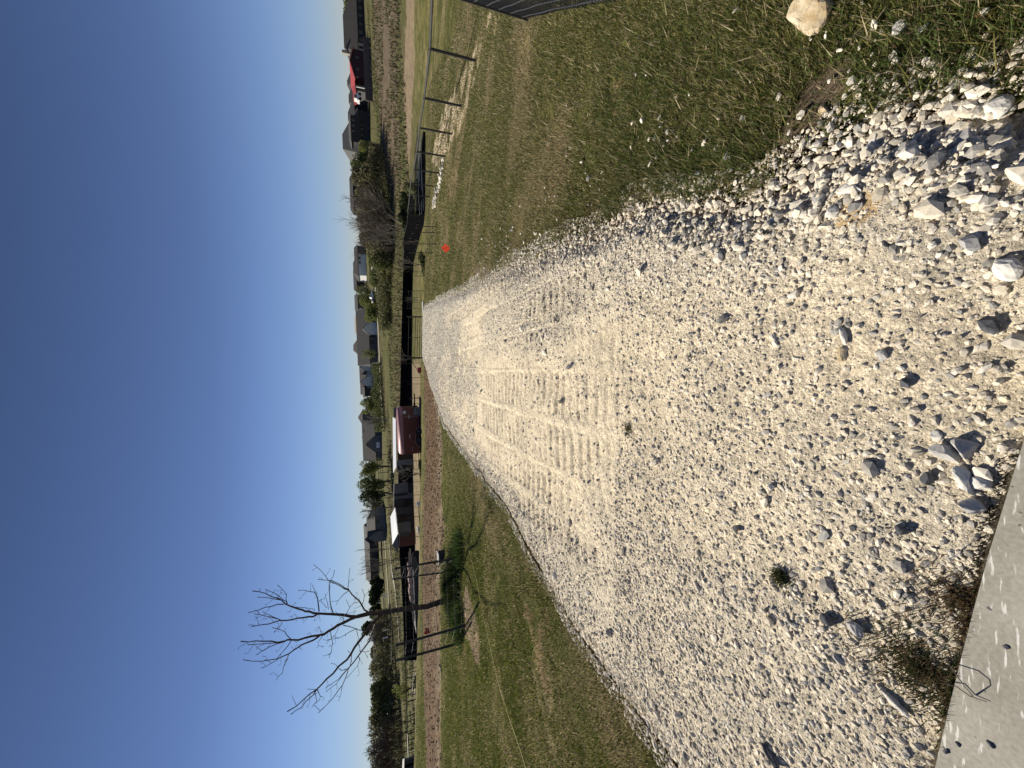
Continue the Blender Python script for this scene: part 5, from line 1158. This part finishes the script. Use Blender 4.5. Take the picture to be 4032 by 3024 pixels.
# ---------------------------------------------------------------- pale roads
def road(name,edge,w_,sub=12):
    P=[]
    for py,px,Y in edge:
        p=AT(px,py,Y);P.append(Vector((p[0],Y,0)))
    V=[];Fs=[];k=0
    for i in range(len(P)-1):
        for j in range(sub+(i==len(P)-2)):
            p=P[i].lerp(P[i+1],j/sub);d=(P[i+1]-P[i]).normalized();n_=Vector((-d.y,d.x,0))*w_/2
            for s in (-1,1):
                q=p+n_*s;V.append((q.x,q.y,float(H(q.x,q.y))+.18))
    n_=len(V)//2;Fs=[(2*i,2*i+1,2*i+3,2*i+2) for i in range(n_-1)]
    mb=MB();mb.poly(V,Fs);return tag(mb.build(name,M['pale_road']),kind='structure')
road('far_road',[(900,1458,150),(1100,1464,135),(1300,1478,128),(1440,1480,128),(1560,1470,128),(1700,1478,122)],3.5)
road('far_track',[(1040,1440,155),(1150,1452,120),(1200,1462,112)],3)
road('field_track',[(2150,1488,120),(2260,1492,112),(2330,1502,100),(2440,1508,95),(2560,1512,92)],2.2)
road('upper_track',[(2130,1481,140),(2300,1484,135),(2500,1490,130)],2.0)
# ---------------------------------------------------------------- trees
GR=((.08,.105,.03),(.17,.19,.055));BR=((.14,.13,.06),(.21,.18,.095));DK=((.03,.042,.016),(.06,.075,.027));YG=((.15,.17,.045),(.25,.27,.075))
T=tree_at
T('rounded dark green tree behind the far right house roof',50,1345,1425,55,160,seed=1,cols=GR)
T('bright green leafy tree left of the tall hipped house',590,1405,1478,35,100,seed=2,cols=YG,n=1800,trunkf=.1)
T('bushy green tree behind the red wagon',650,1368,1485,42,97,seed=3,cols=GR,n=2600,trunkf=.1)
T('green-brown brushy tree in the right part of the thicket',710,1378,1492,48,92,seed=4,cols=BR,n=2600,trunkf=.08)
T('olive brush tree in the middle of the thicket',775,1385,1505,48,88,seed=5,cols=BR,n=2600,trunkf=.05)
T('grey-brown brush tree at the left of the thicket',850,1388,1520,50,84,seed=6,cols=((.10,.08,.05),(.16,.13,.08)),n=2600,trunkf=.05)
T('low olive brush trailing off left of the bare thicket tree',945,1395,1540,48,86,seed=7,cols=BR,n=2600,trunkf=.03)
T('dusty green brush behind the caged saplings',1030,1440,1535,42,84,seed=8,cols=GR,n=1800,trunkf=.03)
T('large bare many-stemmed tree rising above the thicket',890,1312,1575,125,55,kind='bare',seed=9,stems=9,depth=4,spread=.30,m=M['fartwig'],tw=.12,nchild=4)
T('leafless shrub tree in front of the thicket corner',945,1420,1600,60,45,kind='bare',seed=29,stems=5,depth=4,spread=.4,m=M['greybark'],tw=.06)
T('dark evergreen bush beside the screened fence corner',810,1568,1622,45,48,seed=10,cols=DK,n=2600,trunkf=.02,leaf=.22,name='evergreen_bush',cat='bush')
T('second dark evergreen bush left of the fence corner',870,1560,1618,40,49,seed=11,cols=DK,n=2400,trunkf=.02,leaf=.22,name='evergreen_bush',cat='bush')
T('wispy dark sapling in front of the evergreen bushes',735,1585,1640,25,38,seed=12,cols=DK,n=500,trunkf=.1,leaf=.12)
T('tall olive brush below the far road in the centre',1090,1452,1512,45,92,seed=13,cols=GR,n=1800,trunkf=.02)
T('yellow-green tree in front of the ranch house, left one',1240,1432,1502,38,98,seed=14,cols=YG,n=2200,trunkf=.15)
T('yellow-green tree in front of the ranch house, right one',1185,1405,1500,38,100,seed=15,cols=YG,n=2400,trunkf=.15)
T('darker green tree behind the white pickup truck',1150,1398,1460,28,125,seed=16,cols=GR,n=1200)
T('small conifer beside the ranch house roof',1392,1408,1475,22,134,seed=17,cols=YG,n=700,trunkf=.1)
T('bright green round tree right of the grey garage house',1602,1412,1468,35,125,seed=18,cols=YG,n=2200,trunkf=.15)
T('bare shrub in front of the pointed roof house',1655,1425,1495,38,110,kind='bare',seed=19,stems=5,depth=3,m=M['fartwig'])
T('small dark round tree on the skyline above the garage house',1722,1416,1450,14,190,seed=20,cols=DK,n=500)
T('yellow-green oak, right one of the three by the black fence',1842,1412,1495,36,108,seed=21,cols=YG,n=2400,trunkf=.12)
T('green oak, middle one of the three by the black fence',1900,1404,1500,38,104,seed=22,cols=GR,n=2800,trunkf=.15)
T('dark green oak, left one of the three by the black fence',1955,1410,1505,40,102,seed=23,cols=((.045,.06,.018),(.09,.11,.03)),n=2800,trunkf=.15)
T('bare twiggy tree left of the three oaks',2000,1410,1515,38,98,kind='bare',seed=24,depth=4,m=M['fartwig'])
T('big bare spreading tree in the field behind the run-in shed',2188,1390,1575,75,60,kind='bare',seed=25,stems=4,depth=4,spread=.38,m=M['greybark'],tw=.12)
T('slender bare sapling leaning by the stall',1862,1545,1662,45,33,kind='bare',seed=26,depth=3,tw=.05,m=M['greybark'],spread=.6)
T('slender bare sapling among the caged shrubs by the flag',1043,1540,1668,42,31,kind='bare',seed=27,depth=3,tw=.06,m=M['greybark'],spread=.6)
T('thin pale sapling in the cage right of the gate',1183,1583,1640,14,35,kind='bare',seed=28,depth=2,tw=.03,m=M['greybark'])
T('small bare sapling behind the left of the gate',1408,1545,1615,30,50,kind='bare',seed=30,depth=3,tw=.04,m=M['greybark'],stems=4)
T('bare orchard sapling beyond the guard posts',2455,1510,1590,28,55,kind='bare',seed=31,depth=3,tw=.06)
T('spindly pale green sapling before the left hedge',2715,1540,1610,30,50,seed=32,cols=YG,n=260,leaf=.2,trunkf=.3)
for i,(py,pt,pb,hw) in enumerate(((2300,1452,1478,30),(2350,1448,1478,35),(2410,1450,1480,30))):
    T(['right dark hedge tree on the left skyline','middle dark hedge tree on the left skyline','left dark hedge tree on the left skyline'][i],py,pt,pb,hw,165,seed=40+i,cols=DK,n=900,trunkf=.03,leaf=.9)
T('round dark treetop standing above the grey brush',2468,1420,1485,26,150,seed=44,cols=DK,n=1200,trunkf=.3,leaf=.6)
T('grey leafless brush mass left of the round treetop',2510,1440,1520,38,125,kind='bare',seed=45,stems=6,depth=4,m=M['fartwig'],spread=.4)
T('grey leafless brush directly under the round treetop',2450,1445,1520,35,128,kind='bare',seed=46,stems=6,depth=4,m=M['fartwig'],spread=.4)
for i,(py,pt,hw) in enumerate(((2560,1458,30),(2620,1462,30),(2690,1456,42),(2745,1450,42),(2800,1458,38))):
    T(['low brush behind the sunlit roof','brush left of the sunlit roof','first broad olive oak on the left','second broad olive oak on the left','third olive oak by the bare grove'][i],py,pt,1548 if i>1 else 1500,hw,(105 if i>1 else 170),seed=50+i,cols=((.085,.10,.038),(.16,.165,.07)),n=2600,trunkf=.2,leaf=.5 if i>1 else .8)
lab=['bare grove tree nearest the olive oaks','second bare grove tree with a forked trunk','third bare grove tree, shorter','tallest bare grove tree at the far left','last bare grove tree cut by the photo edge','outermost bare tree partly outside the photo']
for i,(py,pt,pb,hw,Y) in enumerate(((2845,1440,1592,40,62),(2885,1425,1592,42,60),(2920,1415,1592,42,58),(2960,1405,1592,48,56),(3005,1403,1594,48,55),(3060,1410,1596,45,54))):
    T(lab[i],py,pt,pb,hw,Y,kind='bare',seed=60+i,depth=4,nchild=4,spread=.5,tw=.14,m=M['bark'])
def brush(name,label,spec,n,cols,leaf):
    P=[];g=np.random.default_rng(n);sp=np.array(spec,float);t=g.random(n)*(len(sp)-1);i=t.astype(int);f=(t-i)[:,None]
    q=sp[i]*(1-f)+sp[i+1]*f;Yd=q[:,3]+g.normal(0,1,n)*2.5;X_=np.array([AT(q[k,1],q[k,0],Yd[k])[0] for k in range(n)])
    top=np.array([AT(q[k,2],q[k,0],q[k,3])[2] for k in range(n)]);zg=H(X_,Yd);hh=np.maximum(top-zg,.4)*(.55+.75*fbm(X_*.5,Yd*.2,3,n))
    z=zg+hh*g.random(n)**.8
    a=g.normal(0,1,(n,3));b=g.normal(0,1,(n,3));Pw=np.stack([X_,Yd,z],1);V=np.stack([Pw-a*leaf*.4,Pw+b*leaf*.25,Pw+a*leaf*.4,Pw-b*leaf*.25],1)
    u=g.random((n,1));c=np.array(cols[0])*(1-u)+np.array(cols[1])*u;c=c*g.uniform(.6,1.5,(n,1))
    tag(npmesh(name,V.reshape(-1,3),np.arange(n*4).reshape(-1,4),np.repeat(c,4,0),M['leaf']),label,'brush',kind='stuff')
brush('thicket_brush','tangled olive and brown brush filling the thicket right of the centre',[(570,1500,1455,96),(700,1510,1425,92),(850,1540,1410,86),(960,1550,1425,86),(1030,1545,1470,88)],26000,((.13,.12,.06),(.24,.22,.11)),.32)
brush('hedge_brush','scrubby green and brown brush below the far road in the centre',[(1020,1540,1470,86),(1120,1512,1476,92),(1250,1512,1482,94),(1300,1510,1490,94)],12000,((.12,.13,.05),(.21,.20,.10)),.3)
brush('left_woodland','continuous olive woodland strip along the left skyline',[(2400,1500,1468,135),(2560,1515,1462,125),(2700,1535,1462,112),(2850,1545,1458,106),(3024,1555,1462,102),(3150,1560,1462,100)],24000,((.10,.10,.05),(.19,.18,.10)),.42)
brush('roadside_scrub','low scrub and bushes between the centre houses and the road',[(1430,1484,1466,126),(1560,1490,1462,122),(1700,1500,1474,118)],5000,((.07,.09,.03),(.13,.15,.05)),.35)
# backdrop wood
n=9000;xw=rng.uniform(-420,420,n);yw=300+rng.uniform(0,25,n)-np.abs(xw)*.12
hb=4.5*fbm(xw*.03,xw*0,4,5)+1.5;zw=H(xw,yw)+rng.random(n)*hb
a_=rng.normal(0,1,(n,3));b2=rng.normal(0,1,(n,3));s_=1.5
Pw=np.stack([xw,yw,zw],1);V=np.stack([Pw-a_*s_*.5,Pw+b2*s_*.4,Pw+a_*s_*.5,Pw-b2*s_*.4],1)
c=np.array([.055,.06,.035])*rng.uniform(.6,1.6,(n,1));c[rng.random(n)<.35]=np.array([.11,.095,.07])
tag(npmesh('distant_wood',V.reshape(-1,3),np.arange(n*4).reshape(-1,4),np.repeat(c,4,0),M['leaf']),'low far-off belt of woodland along the skyline','woodland',kind='stuff')
# shrubs inside cages
def shrub(label,q,Y,rx,ry,hh,n,dk=True):
    p=AT(q[0],q[1],Y);e=empty('shrub',(p[0],Y,p[2]),label,'shrub');mb=MB()
    for k in range(5):a=k*1.25;mb.tube([(0,0,-.3),(math.cos(a)*rx*.5,math.sin(a)*ry*.5,hh*.7)],.012,4)
    mb.build('stems',M['bark'],e);crown('foliage',e,(0,0,hh*.5),rx,ry,hh*.55,n,.09,DK if dk else GR,seed=n)
shrub('dense dark green shrub caged behind the orange flag',(1692,1045),29,1.0,.6,.8,2600)
shrub('low dark green shrub caged left of the red trailer',(1684,1855),28,.95,.5,.65,2400)
shrub('rounded dark shrub in the leaning cage on the far left',(1668,2680),25,.8,.5,.55,1800)
shrub('small dark shrub next to the rounded one on the far left',(1666,2735),25,.5,.4,.35,900)
# tall weeds in brown field: tufts as stuff
n=26000;P=[];y=rng.uniform(58,118,n);x=rng.uniform(-1,1,n)*(y*1.05)
k=(fbm(x*.06,y*.12,4,51)>.46);x,y=x[k],y[k];m_=len(x)
c=np.array([.15,.12,.075])*rng.uniform(.6,1.5,(m_,1));g_=rng.random(m_)<.45;c[g_]=np.array([.075,.095,.03])*rng.uniform(.7,1.3,(g_.sum(),1))
blades('field_grass',x,y,H(x,y),rng.uniform(.2,.7,m_),rng.uniform(.15,.35,m_),c,lean=.7,label='tall rough dry grass of the pasture beyond the black screened fence')
